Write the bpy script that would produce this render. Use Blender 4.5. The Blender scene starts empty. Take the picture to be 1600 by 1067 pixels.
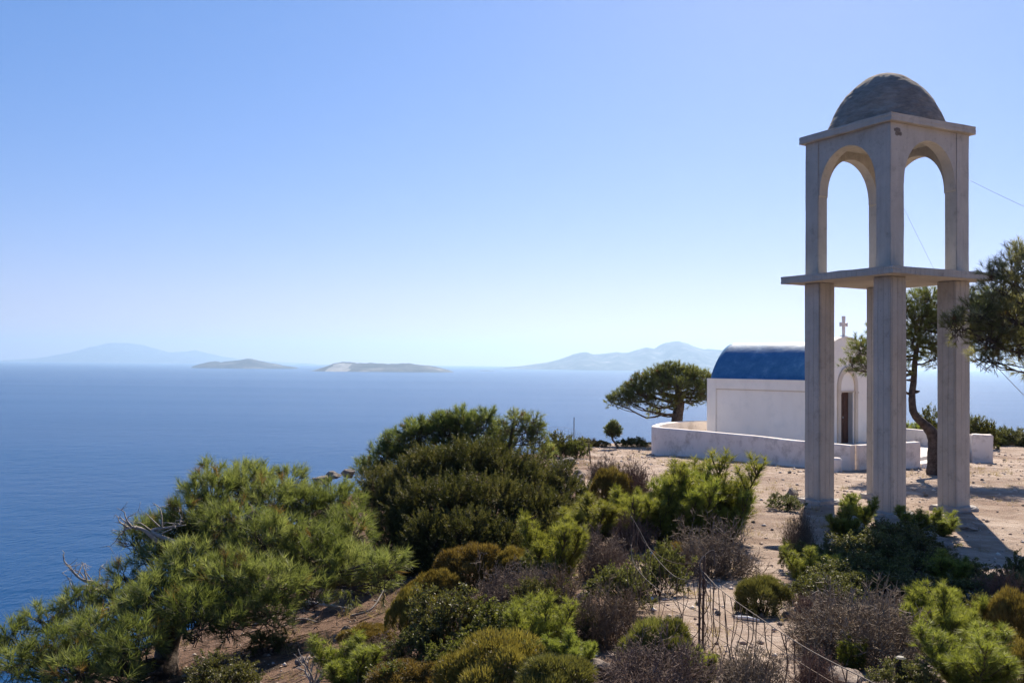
import bpy, bmesh, math, random
import numpy as np
from mathutils import Vector, Matrix

random.seed(7)
S = bpy.context.scene
COL = S.collection
RAD = math.radians

# ------------------------------------------------------------------ camera
F = 1480.0
PITCH = math.atan((568.7 - 533.5) / F)
ROLL = RAD(0.55)
_f = np.array([0, math.cos(PITCH), math.sin(PITCH)])
_r0 = np.array([1.0, 0, 0])
_u0 = np.array([0, -math.sin(PITCH), math.cos(PITCH)])
_r = _r0 * math.cos(ROLL) + _u0 * math.sin(ROLL)
_u = -_r0 * math.sin(ROLL) + _u0 * math.cos(ROLL)
cam = bpy.data.cameras.new('camera')
cam.sensor_width = 36.0
cam.lens = 36.0 * F / 1600.0
cam.clip_start = 0.05
cam.clip_end = 400000
co = bpy.data.objects.new('camera', cam)
COL.objects.link(co)
co.matrix_world = Matrix(((_r[0], _u[0], -_f[0], 0), (_r[1], _u[1], -_f[1], 0), (_r[2], _u[2], -_f[2], 0), (0, 0, 0, 1)))
S.camera = co

def ray(px, py):
    return _f + _r * ((px - 800) / F) + _u * ((533.5 - py) / F)

def at(px, py, D):
    """survey point seen at (px, py), D metres north of the viewpoint"""
    d = ray(px, py)
    return d * (D / d[1])

# ------------------------------------------------------------------ noise
def vnoise(x, y, seed=0):
    x = np.asarray(x, float); y = np.asarray(y, float)
    xi = np.floor(x).astype(np.int64); yi = np.floor(y).astype(np.int64)
    xf = x - xi; yf = y - yi
    def h(a, b):
        n = (a * 374761393 + b * 668265263 + seed * 974711) & 0x7fffffff
        n = ((n ^ (n >> 13)) * 1274126177) & 0x7fffffff
        n = n ^ (n >> 16)
        return (n & 0xffff) / 65535.0
    u = xf * xf * (3 - 2 * xf); v = yf * yf * (3 - 2 * yf)
    return (h(xi, yi) * (1 - u) + h(xi + 1, yi) * u) * (1 - v) + (h(xi, yi + 1) * (1 - u) + h(xi + 1, yi + 1) * u) * v

def fbm(x, y, oct=4, seed=0):
    s = 0; a = 0.5
    for k in range(oct):
        s = s + a * (vnoise(x * 2 ** k, y * 2 ** k, seed + k * 17) - 0.5)
        a *= 0.5
    return s

# ------------------------------------------------------------------ terrain height
SEA = -100.0
_by = np.array([-60, -20, 0, 4, 8, 12, 16, 20, 24, 28, 32, 39, 46, 55, 70, 160.])
_bz = np.array([2.0, -0.6, -1.65, -1.88, -2.36, -2.78, -2.97, -3.02, -3.08, -3.2, -3.36, -3.62, -3.8, -4.0, -4.6, -9])
EDGE = np.array([(-60, -90), (-30, -60), (-12, -30), (-6.5, -5), (-5.2, 4), (-5.6, 9), (-6.2, 13), (-5.6, 18), (-5.0, 23), (-3.4, 27),
                 (-0.8, 32), (1.5, 39.5), (4.5, 46), (10, 50), (18, 54), (32, 62), (60, 78), (200, 120)], float)

def edge_dist(X, Y):
    """signed distance to the cliff edge, positive on the seaward side"""
    X = np.asarray(X, float); Y = np.asarray(Y, float)
    best = np.full(X.shape, 1e9); sgn = np.zeros(X.shape)
    for (ax, ay), (bx, by) in zip(EDGE[:-1], EDGE[1:]):
        dx, dy = bx - ax, by - ay
        t = np.clip(((X - ax) * dx + (Y - ay) * dy) / (dx * dx + dy * dy), 0, 1)
        qx, qy = ax + t * dx - X, ay + t * dy - Y
        d = qx * qx + qy * qy
        cr = dx * (Y - ay) - dy * (X - ax)
        m = d < best
        best = np.where(m, d, best); sgn = np.where(m, np.sign(cr), sgn)
    return np.sqrt(best) * sgn

def T(X, Y):
    X = np.asarray(X, float); Y = np.asarray(Y, float)
    z = np.interp(Y, _by, _bz)
    # the ground falls away to the left of the path in the near part
    k = np.clip((26 - Y) / 8, 0, 1) * np.clip((Y + 10) / 12, 0, 1)
    dl = np.clip(0.4 - X, 0, 12)
    z = z - 0.27 * dl * k
    z = z + np.clip(X - 9, 0, 60) * 0.012 * np.clip((30 - Y) / 20, 0, 1)
    d = edge_dist(X, Y) + 2.0 * fbm(X / 4.0, Y / 4.0, 3, 5)
    dd = np.clip(d, 0, None)
    z = z - 1.25 * dd - np.clip(dd, 0, 1) * 0.4 + np.clip(dd / 5, 0, 1) * 6 * fbm(X / 9., Y / 9., 4, 11)
    rough = 0.12 + 0.25 * np.clip((1.2 - X) / 3, 0, 1) * np.clip((34 - Y) / 8, 0, 1)
    z = z + rough * 1.1 * fbm(X / 1.7, Y / 1.7, 4, 3) + 0.05 * fbm(X / .35, Y / .35, 2, 9)
    return np.maximum(z, SEA - 4)

_t = np.arange(3.0, 75, 0.04)
def hit(px, py):
    d = ray(px, py); d = d / d[1]
    X = d[0] * _t; Y = _t; Z = d[2] * _t
    g = T(X, Y)
    i = np.argmax(Z <= g)
    if Z[i] > g[i]:
        i = len(_t) - 1
    return np.array([X[i], Y[i], g[i]])

# ------------------------------------------------------------------ object helpers
def tag(o, label=None, cat=None, group=None, kind=None):
    if label: o['label'] = label
    if cat: o['category'] = cat
    if group: o['group'] = group
    if kind: o['kind'] = kind
    return o

def thing(name, label, cat, loc=(0, 0, 0), rotz=0, group=None):
    o = bpy.data.objects.new(name, None)
    COL.objects.link(o)
    o.empty_display_size = 0.2
    o.location = tuple(float(v) for v in loc); o.rotation_euler = (0, 0, rotz)
    return tag(o, label, cat, group)

def link_mesh(name, me, mat=None, parent=None, loc=None):
    o = bpy.data.objects.new(name, me)
    COL.objects.link(o)
    if mat and not me.materials: me.materials.append(mat)
    if parent is not None: o.parent = parent
    if loc is not None: o.location = tuple(float(v) for v in loc)
    return o

def bm_obj(name, bm, mat, parent=None, loc=None, smooth=False):
    me = bpy.data.meshes.new(name)
    bmesh.ops.recalc_face_normals(bm, faces=bm.faces)
    bm.to_mesh(me); bm.free()
    if smooth:
        me.polygons.foreach_set('use_smooth', [True] * len(me.polygons))
    return link_mesh(name, me, mat, parent, loc)

def tri_mesh(name, V, Fc, tint=None, smooth=False):
    """V (n,3), Fc (m,k) with one face size k"""
    V = np.ascontiguousarray(V, np.float32); Fc = np.ascontiguousarray(Fc, np.int32)
    m, k = Fc.shape
    me = bpy.data.meshes.new(name)
    me.vertices.add(len(V)); me.vertices.foreach_set('co', V.ravel())
    me.loops.add(m * k); me.loops.foreach_set('vertex_index', Fc.ravel())
    me.polygons.add(m); me.polygons.foreach_set('loop_start', np.arange(0, m * k, k, dtype=np.int32))
    if tint is not None:
        a = me.attributes.new('tint', 'FLOAT', 'POINT')
        a.data.foreach_set('value', np.ascontiguousarray(tint, np.float32))
    me.update(calc_edges=True)
    if smooth:
        me.polygons.foreach_set('use_smooth', np.ones(m, bool))
    return me

class MB:
    """collects tris and quads (as tris)"""
    def __init__(s): s.V = []; s.F = []; s.T = []; s.n = 0
    def add(s, V, Fc, tint=None):
        V = np.asarray(V, float).reshape(-1, 3)
        s.V.append(V); s.F.append(np.asarray(Fc, int).reshape(-1, 3) + s.n)
        s.T.append(np.full(len(V), 0.5) if tint is None else np.broadcast_to(np.asarray(tint, float), (len(V),)))
        s.n += len(V)
    def mesh(s, name, smooth=False, off=(0, 0, 0)):
        return tri_mesh(name, np.concatenate(s.V) - np.asarray(off), np.concatenate(s.F), np.concatenate(s.T), smooth)

def unit(a):
    return a / (np.linalg.norm(a, axis=-1, keepdims=True) + 1e-9)

def perp(a, rng):
    b = rng.normal(size=a.shape)
    return unit(b - a * np.sum(a * b, axis=-1, keepdims=True))

def blades(mb, P, D, L, W, rng, tint=0.5):
    """thin triangles from P along D"""
    n = len(P)
    w = perp(D, rng) * np.broadcast_to(np.asarray(W, float).reshape(-1, 1), (n, 1)) * 0.5
    L = np.broadcast_to(np.asarray(L, float).reshape(-1, 1), (n, 1))
    V = np.stack([P - w, P + w, P + D * L], 1).reshape(-1, 3)
    tt = np.repeat(np.broadcast_to(np.asarray(tint, float), (n,)), 3)
    mb.add(V, np.arange(3 * n).reshape(-1, 3), tt)

def leaves(mb, P, D, L, W, rng, tint=0.5):
    """small diamond leaves"""
    n = len(P)
    w = perp(D, rng) * np.broadcast_to(np.asarray(W, float).reshape(-1, 1), (n, 1)) * 0.5
    L = np.broadcast_to(np.asarray(L, float).reshape(-1, 1), (n, 1))
    mid = P + D * L * 0.5
    V = np.stack([P, mid - w, P + D * L, mid + w], 1).reshape(-1, 3)
    b = np.arange(n)[:, None] * 4
    Fc = np.concatenate([b + np.array([[0, 1, 2]]), b + np.array([[0, 2, 3]])])
    mb.add(V, Fc, np.repeat(np.broadcast_to(np.asarray(tint, float), (n,)), 4))

def sticks(mb, A, B, ra, rb, rng, k=3, tint=0.5):
    """straight tapered prisms A->B, vectorised"""
    A = np.asarray(A, float); B = np.asarray(B, float); n = len(A)
    d = unit(B - A); u = perp(d, rng); v = np.cross(d, u)
    ra = np.broadcast_to(np.asarray(ra, float).reshape(-1, 1), (n, 1)); rb = np.broadcast_to(np.asarray(rb, float).reshape(-1, 1), (n, 1))
    ring = []
    for j in range(k):
        a = 2 * math.pi * j / k
        ring.append(A + (u * math.cos(a) + v * math.sin(a)) * ra)
    for j in range(k):
        a = 2 * math.pi * j / k
        ring.append(B + (u * math.cos(a) + v * math.sin(a)) * rb)
    V = np.stack(ring, 1).reshape(-1, 3)
    b = np.arange(n)[:, None] * (2 * k)
    Fc = []
    for j in range(k):
        j2 = (j + 1) % k
        Fc.append(b + np.array([[j, j2, k + j2]])); Fc.append(b + np.array([[j, k + j2, k + j]]))
    mb.add(V, np.concatenate(Fc), np.repeat(np.broadcast_to(np.asarray(tint, float), (n,)), 2 * k))

def tube(mb, pts, rads, k=7, tint=0.5, cap=True, wob=0.0, rng=None):
    pts = np.asarray(pts, float); n = len(pts)
    rads = np.broadcast_to(np.asarray(rads, float), (n,))
    tan = np.gradient(pts, axis=0); tan = unit(tan)
    ref = np.array([0.31, 0.17, 0.93]); u = np.cross(tan[0], ref); u /= np.linalg.norm(u) + 1e-9
    V = []
    for i in range(n):
        u = u - tan[i] * np.dot(u, tan[i]); u /= np.linalg.norm(u) + 1e-9
        v = np.cross(tan[i], u)
        for j in range(k):
            a = 2 * math.pi * j / k
            r = rads[i] * (1 + (wob * rng.normal() if wob else 0))
            V.append(pts[i] + (u * math.cos(a) + v * math.sin(a)) * r)
    Fc = []
    for i in range(n - 1):
        for j in range(k):
            a, b = i * k + j, i * k + (j + 1) % k
            Fc += [(a, b, b + k), (a, b + k, a + k)]
    if cap:
        for j in range(1, k - 1):
            Fc.append((0, j + 1, j)); Fc.append(((n - 1) * k, (n - 1) * k + j, (n - 1) * k + j + 1))
    mb.add(V, Fc, tint)

def spline(pts, n):
    """Catmull-Rom through pts, n samples"""
    P = np.asarray(pts, float)
    P = np.vstack([2 * P[0] - P[1], P, 2 * P[-1] - P[-2]])
    m = len(P) - 3
    t = np.linspace(0, m - 1e-6, n); i = t.astype(int); f = (t - i)[:, None]
    a, b, c, d = P[i], P[i + 1], P[i + 2], P[i + 3]
    return 0.5 * (2 * b + (c - a) * f + (2 * a - 5 * b + 4 * c - d) * f ** 2 + (3 * b - a - 3 * c + d) * f ** 3)

def copy_tree(o, parent=None):
    c = o.copy(); COL.objects.link(c); c.parent = parent
    for ch in list(o.children):
        copy_tree(ch, c)
    return c

# ------------------------------------------------------------------ materials
def new_mat(name):
    m = bpy.data.materials.new(name); m.use_nodes = True
    nt = m.node_tree
    return m, nt, nt.nodes['Principled BSDF'], nt.nodes['Material Output']

def N(nt, typ, **kw):
    n = nt.nodes.new(typ)
    for k, v in kw.items():
        if k.startswith('i_'): n.inputs[k[2:].replace('_', ' ')].default_value = v
        else: setattr(n, k, v)
    return n

def ramp(nt, fac, stops):
    r = nt.nodes.new('ShaderNodeValToRGB')
    el = r.color_ramp.elements
    while len(el) < len(stops): el.new(0.5)
    for e, (p, c) in zip(el, stops):
        e.position = p; e.color = (c[0], c[1], c[2], 1)
    nt.links.new(fac, r.inputs['Fac'])
    return r.outputs['Color']

def noise(nt, vec, scale, detail=5, rough=0.6):
    n = N(nt, 'ShaderNodeTexNoise'); n.inputs['Scale'].default_value = scale
    n.inputs['Detail'].default_value = detail; n.inputs['Roughness'].default_value = rough
    if vec is not None: nt.links.new(vec, n.inputs['Vector'])
    return n.outputs['Fac']

def mix(nt, fac, a, b, mode='MIX'):
    m = N(nt, 'ShaderNodeMix', data_type='RGBA', blend_type=mode)
    for sock, v in ((m.inputs[0], fac), (m.inputs[6], a), (m.inputs[7], b)):
        if hasattr(v, 'links'): nt.links.new(v, sock)
        elif isinstance(v, (int, float)): sock.default_value = v
        else: sock.default_value = (v[0], v[1], v[2], 1)
    return m.outputs[2]

def math_n(nt, op, a, b=None):
    m = N(nt, 'ShaderNodeMath', operation=op)
    for sock, v in zip(m.inputs, (a, b)):
        if v is None: continue
        if hasattr(v, 'links'): nt.links.new(v, sock)
        else: sock.default_value = v
    return m.outputs[0]

def bump(nt, bs, h, strength, dist):
    b = N(nt, 'ShaderNodeBump'); b.inputs['Strength'].default_value = strength; b.inputs['Distance'].default_value = dist
    nt.links.new(h, b.inputs['Height']); nt.links.new(b.outputs['Normal'], bs.inputs['Normal'])
    return b

def coords(nt, kind='Object'):
    return N(nt, 'ShaderNodeTexCoord').outputs[kind]

def stained(name, c1, c2, rough=0.85, scale=1.5, bumpd=0.004, bscale=60, spec=0.3, streak=0.0, c3=None):
    m, nt, b, out = new_mat(name)
    tc = coords(nt)
    f = noise(nt, tc, scale, 8, 0.65)
    colr = ramp(nt, f, [(0.33, c1), (0.68, c2)])
    if c3 is not None:
        mp = N(nt, 'ShaderNodeMapping'); mp.inputs['Scale'].default_value = (6, 6, 0.7)
        nt.links.new(tc, mp.inputs['Vector'])
        g = noise(nt, mp.outputs['Vector'], 1.0, 6, 0.7)
        fac = ramp(nt, g, [(0.5, (0, 0, 0)), (0.72, (streak,) * 3)])
        colr = mix(nt, fac, colr, c3)
    nt.links.new(colr, b.inputs['Base Color'])
    b.inputs['Roughness'].default_value = rough; b.inputs['Specular IOR Level'].default_value = spec
    bump(nt, b, noise(nt, tc, bscale, 6, 0.7), 0.6, bumpd)
    return m

def leaf_mat(name, dark, mid, light, trans=0.35, rough=0.55, tcol=None, brown=False):
    m, nt, b, out = new_mat(name)
    a = N(nt, 'ShaderNodeAttribute', attribute_name='tint')
    colr = ramp(nt, a.outputs['Fac'], [(0.0, (0.15, 0.085, 0.04)), (0.08, (0.15, 0.085, 0.04)), (0.14, dark), (0.5, mid), (1.0, light)] if brown else [(0.0, dark), (0.5, mid), (1.0, light)])
    oi = N(nt, 'ShaderNodeObjectInfo')
    hv = N(nt, 'ShaderNodeHueSaturation')
    nt.links.new(math_n(nt, 'ADD', math_n(nt, 'MULTIPLY', oi.outputs['Random'], 0.035), 0.4825), hv.inputs['Hue'])
    nt.links.new(math_n(nt, 'ADD', math_n(nt, 'MULTIPLY', oi.outputs['Random'], 0.3), 0.85), hv.inputs['Value'])
    nt.links.new(colr, hv.inputs['Color'])
    colr = hv.outputs['Color']
    nt.links.new(colr, b.inputs['Base Color'])
    b.inputs['Roughness'].default_value = rough; b.inputs['Specular IOR Level'].default_value = 0.35
    t = N(nt, 'ShaderNodeBsdfTranslucent')
    tc = mix(nt, 1.0, colr, tcol or (1.25, 1.3, 0.7), 'MULTIPLY')
    nt.links.new(tc, t.inputs['Color'])
    ms = N(nt, 'ShaderNodeMixShader'); ms.inputs['Fac'].default_value = trans
    nt.links.new(b.outputs['BSDF'], ms.inputs[1]); nt.links.new(t.outputs['BSDF'], ms.inputs[2])
    nt.links.new(ms.outputs['Shader'], out.inputs['Surface'])
    return m

def bark_mat(name, c1, c2, scale=9):
    m, nt, b, out = new_mat(name)
    tc = coords(nt)
    f = noise(nt, tc, scale, 8, 0.7)
    nt.links.new(ramp(nt, f, [(0.35, c1), (0.65, c2)]), b.inputs['Base Color'])
    b.inputs['Roughness'].default_value = 0.9; b.inputs['Specular IOR Level'].default_value = 0.2
    bump(nt, b, noise(nt, tc, scale * 4, 6, 0.7), 0.9, 0.015)
    return m

M = {}
M['pine'] = leaf_mat('pine_needles', (0.058, 0.068, 0.024), (0.130, 0.148, 0.050), (0.275, 0.28, 0.13), 0.52, brown=True)
M['pine_backlit'] = leaf_mat('backlit_pine_needles', (0.07, 0.075, 0.035), (0.21, 0.215, 0.105), (0.50, 0.48, 0.33), 0.60, brown=True)  # pine needles again, sun highlights painted into the paler colour stops
M['pine_bright'] = leaf_mat('young_pine_needles', (0.10, 0.112, 0.022), (0.205, 0.218, 0.050), (0.33, 0.33, 0.105), 0.5)
M['juniper'] = leaf_mat('juniper_leaves', (0.042, 0.048, 0.016), (0.092, 0.096, 0.033), (0.185, 0.17, 0.07), 0.35)
M['cushion'] = leaf_mat('cushion_leaves', (0.09, 0.058, 0.016), (0.195, 0.145, 0.04), (0.31, 0.245, 0.085), 0.3)
M['olive'] = leaf_mat('shrub_leaves', (0.055, 0.058, 0.02), (0.118, 0.120, 0.042), (0.22, 0.21, 0.09), 0.35)
M['fresh'] = leaf_mat('fresh_shrub_leaves', (0.055, 0.06, 0.016), (0.118, 0.126, 0.034), (0.21, 0.205, 0.07), 0.4)
M['moss'] = leaf_mat('olive_cushion_leaves', (0.065, 0.058, 0.018), (0.145, 0.138, 0.042), (0.25, 0.23, 0.085), 0.3)
M['dry'] = leaf_mat('dry_twigs', (0.10, 0.07, 0.05), (0.19, 0.142, 0.108), (0.31, 0.245, 0.20), 0.0, 0.9)
M['drybrown'] = leaf_mat('brown_twigs', (0.10, 0.062, 0.044), (0.175, 0.117, 0.084), (0.27, 0.19, 0.145), 0.0, 0.9)
M['straw'] = leaf_mat('dry_grass_blades', (0.22, 0.16, 0.08), (0.34, 0.26, 0.14), (0.48, 0.40, 0.25), 0.3, 0.8)
M['bark'] = bark_mat('pine_bark', (0.035, 0.027, 0.022), (0.13, 0.10, 0.082))
M['deadwood'] = bark_mat('bleached_wood', (0.22, 0.19, 0.165), (0.42, 0.38, 0.34))
M['twig'] = bark_mat('twig_bark', (0.05, 0.037, 0.028), (0.12, 0.09, 0.065))
# ================================================================== world, sun, haze
SUN_EL = RAD(38.5)
SUN_AZ = math.atan((1290 - 800) / F)          # measured from north (+Y) towards east (+X)
w = bpy.data.worlds.new('World'); S.world = w; w.use_nodes = True
nt = w.node_tree
sky = nt.nodes.new('ShaderNodeTexSky'); sky.sky_type = 'NISHITA'; sky.sun_disc = False
sky.sun_elevation = SUN_EL; sky.sun_rotation = SUN_AZ
sky.altitude = 100; sky.air_density = 1.0; sky.dust_density = 0.3; sky.ozone_density = 2.0
bg = nt.nodes['Background']; bg.inputs['Strength'].default_value = 0.102
hs = nt.nodes.new('ShaderNodeHueSaturation'); hs.inputs['Saturation'].default_value = 1.2
nt.links.new(sky.outputs['Color'], hs.inputs['Color']); sc_ = nt.nodes.new('ShaderNodeSeparateColor'); nt.links.new(hs.outputs['Color'], sc_.inputs[0])
cc_ = nt.nodes.new('ShaderNodeCombineColor')
for ch, p_, k_ in (('Red', 0.97, 0.405), ('Green', 0.72, 0.615), ('Blue', 0.66, 1.06)):
    nt.links.new(math_n(nt, 'MULTIPLY', math_n(nt, 'POWER', sc_.outputs[ch], p_), k_), cc_.inputs[ch])
nt.links.new(cc_.outputs[0], bg.inputs['Color'])
sl = bpy.data.lights.new('sun', 'SUN'); sl.energy = 5.0; sl.angle = RAD(0.53); sl.color = (1.0, 0.885, 0.735)
so = bpy.data.objects.new('sun', sl); COL.objects.link(so)
sd = Vector((math.sin(SUN_AZ) * math.cos(SUN_EL), math.cos(SUN_AZ) * math.cos(SUN_EL), math.sin(SUN_EL)))
so.rotation_euler = sd.to_track_quat('Z', 'Y').to_euler()
so.location = (0, 0, 60)
S.view_settings.view_transform = 'Standard'; S.view_settings.look = 'None'
S.view_settings.gamma = 1.0; S.view_settings.use_curve_mapping = False
S.view_settings.exposure = 1.08
S.cycles.max_bounces = 8; S.cycles.diffuse_bounces = 4; S.cycles.glossy_bounces = 2
S.cycles.transmission_bounces = 4; S.cycles.volume_bounces = 1
S.cycles.use_denoising = True
S.cycles.sample_clamp_indirect = 6.0

SEA_R = 42000.0
bm = bmesh.new()
bmesh.ops.create_cube(bm, size=1.0)
ztop = 900.0; zbot = SEA - 6.0
for v in bm.verts:
    v.co = Vector((v.co.x * 2 * (SEA_R + 1500), v.co.y * 2 * (SEA_R + 1500), zbot if v.co.z < 0 else ztop))
m, nt, b, out = new_mat('haze')
nt.nodes.remove(b)
pv = nt.nodes.new('ShaderNodeVolumePrincipled')
pv.inputs['Color'].default_value = (0.41, 0.60, 0.82, 1)
pv.inputs['Density'].default_value = 4.3e-5
pv.inputs['Anisotropy'].default_value = 0.45
nt.links.new(pv.outputs['Volume'], out.inputs['Volume'])
hz = bm_obj('haze', bm, m)
tag(hz, kind='stuff')

# ================================================================== sea
def radial(name, R, z, rings, segs):
    V = [(0, 0, z)]; Fc = []
    for r in rings:
        for j in range(segs):
            a = 2 * math.pi * j / segs
            V.append((r * math.cos(a), r * math.sin(a), z))
    for j in range(segs):
        Fc.append((0, 1 + j, 1 + (j + 1) % segs))
    for i in range(len(rings) - 1):
        for j in range(segs):
            a = 1 + i * segs + j; b2 = 1 + i * segs + (j + 1) % segs
            Fc += [(a, a + segs, b2 + segs), (a, b2 + segs, b2)]
    return tri_mesh(name, np.array(V, float), np.array(Fc))
m, nt, b, out = new_mat('sea_water')
geo = N(nt, 'ShaderNodeNewGeometry')
pos = geo.outputs['Position']
big = noise(nt, pos, 0.0011, 6, 0.65)
nt.links.new(ramp(nt, big, [(0.3, (0.0022, 0.040, 0.128)), (0.7, (0.004, 0.052, 0.155))]), b.inputs['Base Color'])
mps = N(nt, 'ShaderNodeMapping'); mps.inputs['Scale'].default_value = (0.00035, 0.0030, 1.0); mps.inputs['Rotation'].default_value = (0, 0, 0.22)
nt.links.new(pos, mps.inputs['Vector'])
lane = noise(nt, mps.outputs['Vector'], 1.0, 7, 0.68)
nt.links.new(ramp(nt, lane, [(0.30, (0.20,) * 3), (0.70, (0.25,) * 3)]), b.inputs['Roughness'])
nt.links.new(mix(nt, ramp(nt, lane, [(0.40, (0, 0, 0)), (0.70, (.22,) * 3)]), b.inputs['Base Color'].links[0].from_socket, (0.006, 0.066, 0.17)), b.inputs['Base Color'])
b.inputs['IOR'].default_value = 1.11
mp = N(nt, 'ShaderNodeMapping'); mp.inputs['Scale'].default_value = (1.0, 0.45, 1.0); mp.inputs['Rotation'].default_value = (0, 0, 0.5)
nt.links.new(pos, mp.inputs['Vector'])
wv = math_n(nt, 'ADD', noise(nt, mp.outputs['Vector'], 0.35, 5, 0.62), math_n(nt, 'MULTIPLY', noise(nt, pos, 0.045, 3, 0.5), 2.5))
bump(nt, b, wv, 0.42, 1.5)
sea = link_mesh('sea', radial('sea', SEA_R, SEA, [100, 400, 1500, 5000, 15000, 28000, SEA_R], 180), m)
tag(sea, kind='structure')

# ================================================================== islands and far mountains
m, nt, b, out = new_mat('island_rock')
geo = N(nt, 'ShaderNodeNewGeometry')
f = noise(nt, geo.outputs['Position'], 0.0035, 8, 0.65)
nt.links.new(ramp(nt, f, [(0.35, (0.02, 0.024, 0.028)), (0.55, (0.07, 0.07, 0.068)), (0.72, (0.24, 0.22, 0.2))]), b.inputs['Base Color'])
b.inputs['Roughness'].default_value = 0.95; b.inputs['Specular IOR Level'].default_value = 0.1
M['island'] = m
m2, nt, b, out = new_mat('pale_cliff')
geo = N(nt, 'ShaderNodeNewGeometry')
f = noise(nt, geo.outputs['Position'], 0.02, 6, 0.65)
nt.links.new(ramp(nt, f, [(0.35, (0.14, 0.135, 0.125)), (0.65, (0.27, 0.26, 0.25))]), b.inputs['Base Color'])
b.inputs['Roughness'].default_value = 0.95
M['cliff'] = m2

def island(name, label, D, prof, depth, seed, cliff=None):
    """prof: ridge line as (px, py) pairs seen from the terrace, at distance D"""
    pr = np.array([[*at(x, y, D)] for x, y in prof])
    xs = np.linspace(pr[0, 0], pr[-1, 0], 170)
    ridge = np.interp(xs, pr[:, 0], pr[:, 2]) - SEA
    L = xs[-1] - xs[0]
    ridge = np.maximum(ridge + 0.16 * ridge * fbm(xs / (L / 26.), xs * 0 + seed, 4, seed), 0)
    vs = np.linspace(-1, 1, 41)
    X, U = np.meshgrid(xs, vs, indexing='ij')
    hw = depth * (0.35 + 0.65 * np.sqrt(np.clip(ridge / ridge.max(), 0, 1)))
    Y = D + U * hw[:, None] + 0.25 * depth * fbm(X / (L / 6.), X * 0 + 3.3, 3, seed + 2)
    sh = np.clip(1 - np.abs(U) ** 1.3, 0, 1)
    n = fbm(X / (depth * .35), Y / (depth * .35), 5, seed + 5)
    Z = SEA - 3 + (ridge[:, None] + 3) * np.clip(sh + n * 0.9 * np.clip(np.abs(U) * 2.2, 0, 1) * sh, 0, 1.0)
    Z = np.where(np.abs(U) > 0.999, SEA - 4, Z)
    V = np.stack([X, Y, Z], -1).reshape(-1, 3)
    a = np.arange(len(xs) - 1)[:, None] * len(vs) + np.arange(len(vs) - 1)[None]
    a = a.ravel()
    Fc = np.stack([a, a + len(vs), a + len(vs) + 1, a + 1], 1)
    me = tri_mesh(name, V, Fc, smooth=True)
    me.materials.append(M['island'])
    if cliff:
        me.materials.append(M['cliff'])
        x0, x1 = at(cliff[0], 575, D)[0], at(cliff[1], 575, D)[0]
        cx = V[Fc].mean(1)
        nn = fbm(cx[:, 0] / 120., cx[:, 2] / 40., 3, 4)
        hh = (cx[:, 2] - SEA) / ridge.max()
        sel = (cx[:, 0] + nn * 150 > x0) & (cx[:, 0] + nn * 150 < x1) & (cx[:, 1] < D) & (hh < 0.75 + nn * .5)
        me.polygons.foreach_set('material_index', sel.astype(np.int32))
    o = link_mesh(name, me)
    return tag(o, label, 'island', kind='structure')

island('island', 'low dark rocky island on the sea, the left one of the near pair', 14000,
       [(306, 577), (315, 569), (325, 566), (336, 564.5), (345, 566), (360, 564), (380, 561.5), (394, 560), (404, 563.5), (425, 567.5), (445, 571.5), (458, 573), (464, 579)], 700, 1)
island('island', 'long low island with a white cliff face on the sea', 11000,
       [(484, 581), (500, 575.5), (520, 568), (535, 565.5), (548, 565.5), (556, 567.5), (580, 567), (622, 568.5), (630, 567), (650, 569), (670, 571), (690, 575), (704, 579), (712, 583)], 800, 2, (528, 556))
island('islet', 'flat dark islet between the long island and the mountains', 13500,
       [(742, 580.5), (750, 578.5), (762, 578.3), (772, 579), (780, 581)], 200, 3)
island('mountain', 'hazy blue mountain island with several peaks behind the umbrella pine', 20000,
       [(770, 576), (800, 573.2), (820, 571.5), (845, 567.5), (862, 564.5), (880, 559), (896, 552.5), (910, 548.5), (918, 549.5), (926, 553), (945, 552), (960, 550.5), (982, 551),
        (1000, 545), (1010, 543.3), (1022, 545.2), (1032, 539), (1040, 534.8), (1052, 534.6), (1060, 533.2), (1070, 536), (1085, 540.5), (1102, 546.5), (1120, 545.8), (1150, 548), (1180, 552), (1230, 560), (1290, 568), (1340, 574)], 2600, 4)
island('mountain', 'very faint mountain on the horizon at the far left', 41000,
       [(-60, 566), (10, 563.5), (60, 560), (90, 555), (120, 549), (140, 543), (160, 538), (180, 535), (200, 536), (220, 540), (245, 546), (265, 550.5), (285, 549.5), (302, 546.5), (320, 551), (340, 556), (365, 560), (400, 563.5), (440, 566), (480, 567.5)], 5000, 6)

# ================================================================== ground
gx = np.concatenate([np.linspace(-160, -40, 25), np.linspace(-37, -13, 17), np.arange(-12.5, 26.01, 0.15), np.linspace(27, 60, 34), np.linspace(64, 220, 28)])
gy = np.concatenate([np.linspace(-120, -20, 18), np.linspace(-16, 3, 14), np.arange(3.4, 52.0, 0.15), np.linspace(52.6, 75, 40), np.linspace(79, 200, 30)])
X, Y = np.meshgrid(gx, gy, indexing='ij')
Z = T(X, Y)
V = np.stack([X, Y, Z], -1).reshape(-1, 3)
a = (np.arange(len(gx) - 1)[:, None] * len(gy) + np.arange(len(gy) - 1)[None]).ravel()
Fc = np.stack([a, a + len(gy), a + len(gy) + 1, a + 1], 1)
me = tri_mesh('ground', V, Fc, smooth=True)
m, nt, b, out = new_mat('dry_earth')
geo = N(nt, 'ShaderNodeNewGeometry'); pos = geo.outputs['Position']
sand = ramp(nt, noise(nt, pos, 1.1, 9, 0.72), [(0.30, (0.30, 0.215, 0.16)), (0.5, (0.47, 0.37, 0.295)), (0.72, (0.60, 0.50, 0.42))])
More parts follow.
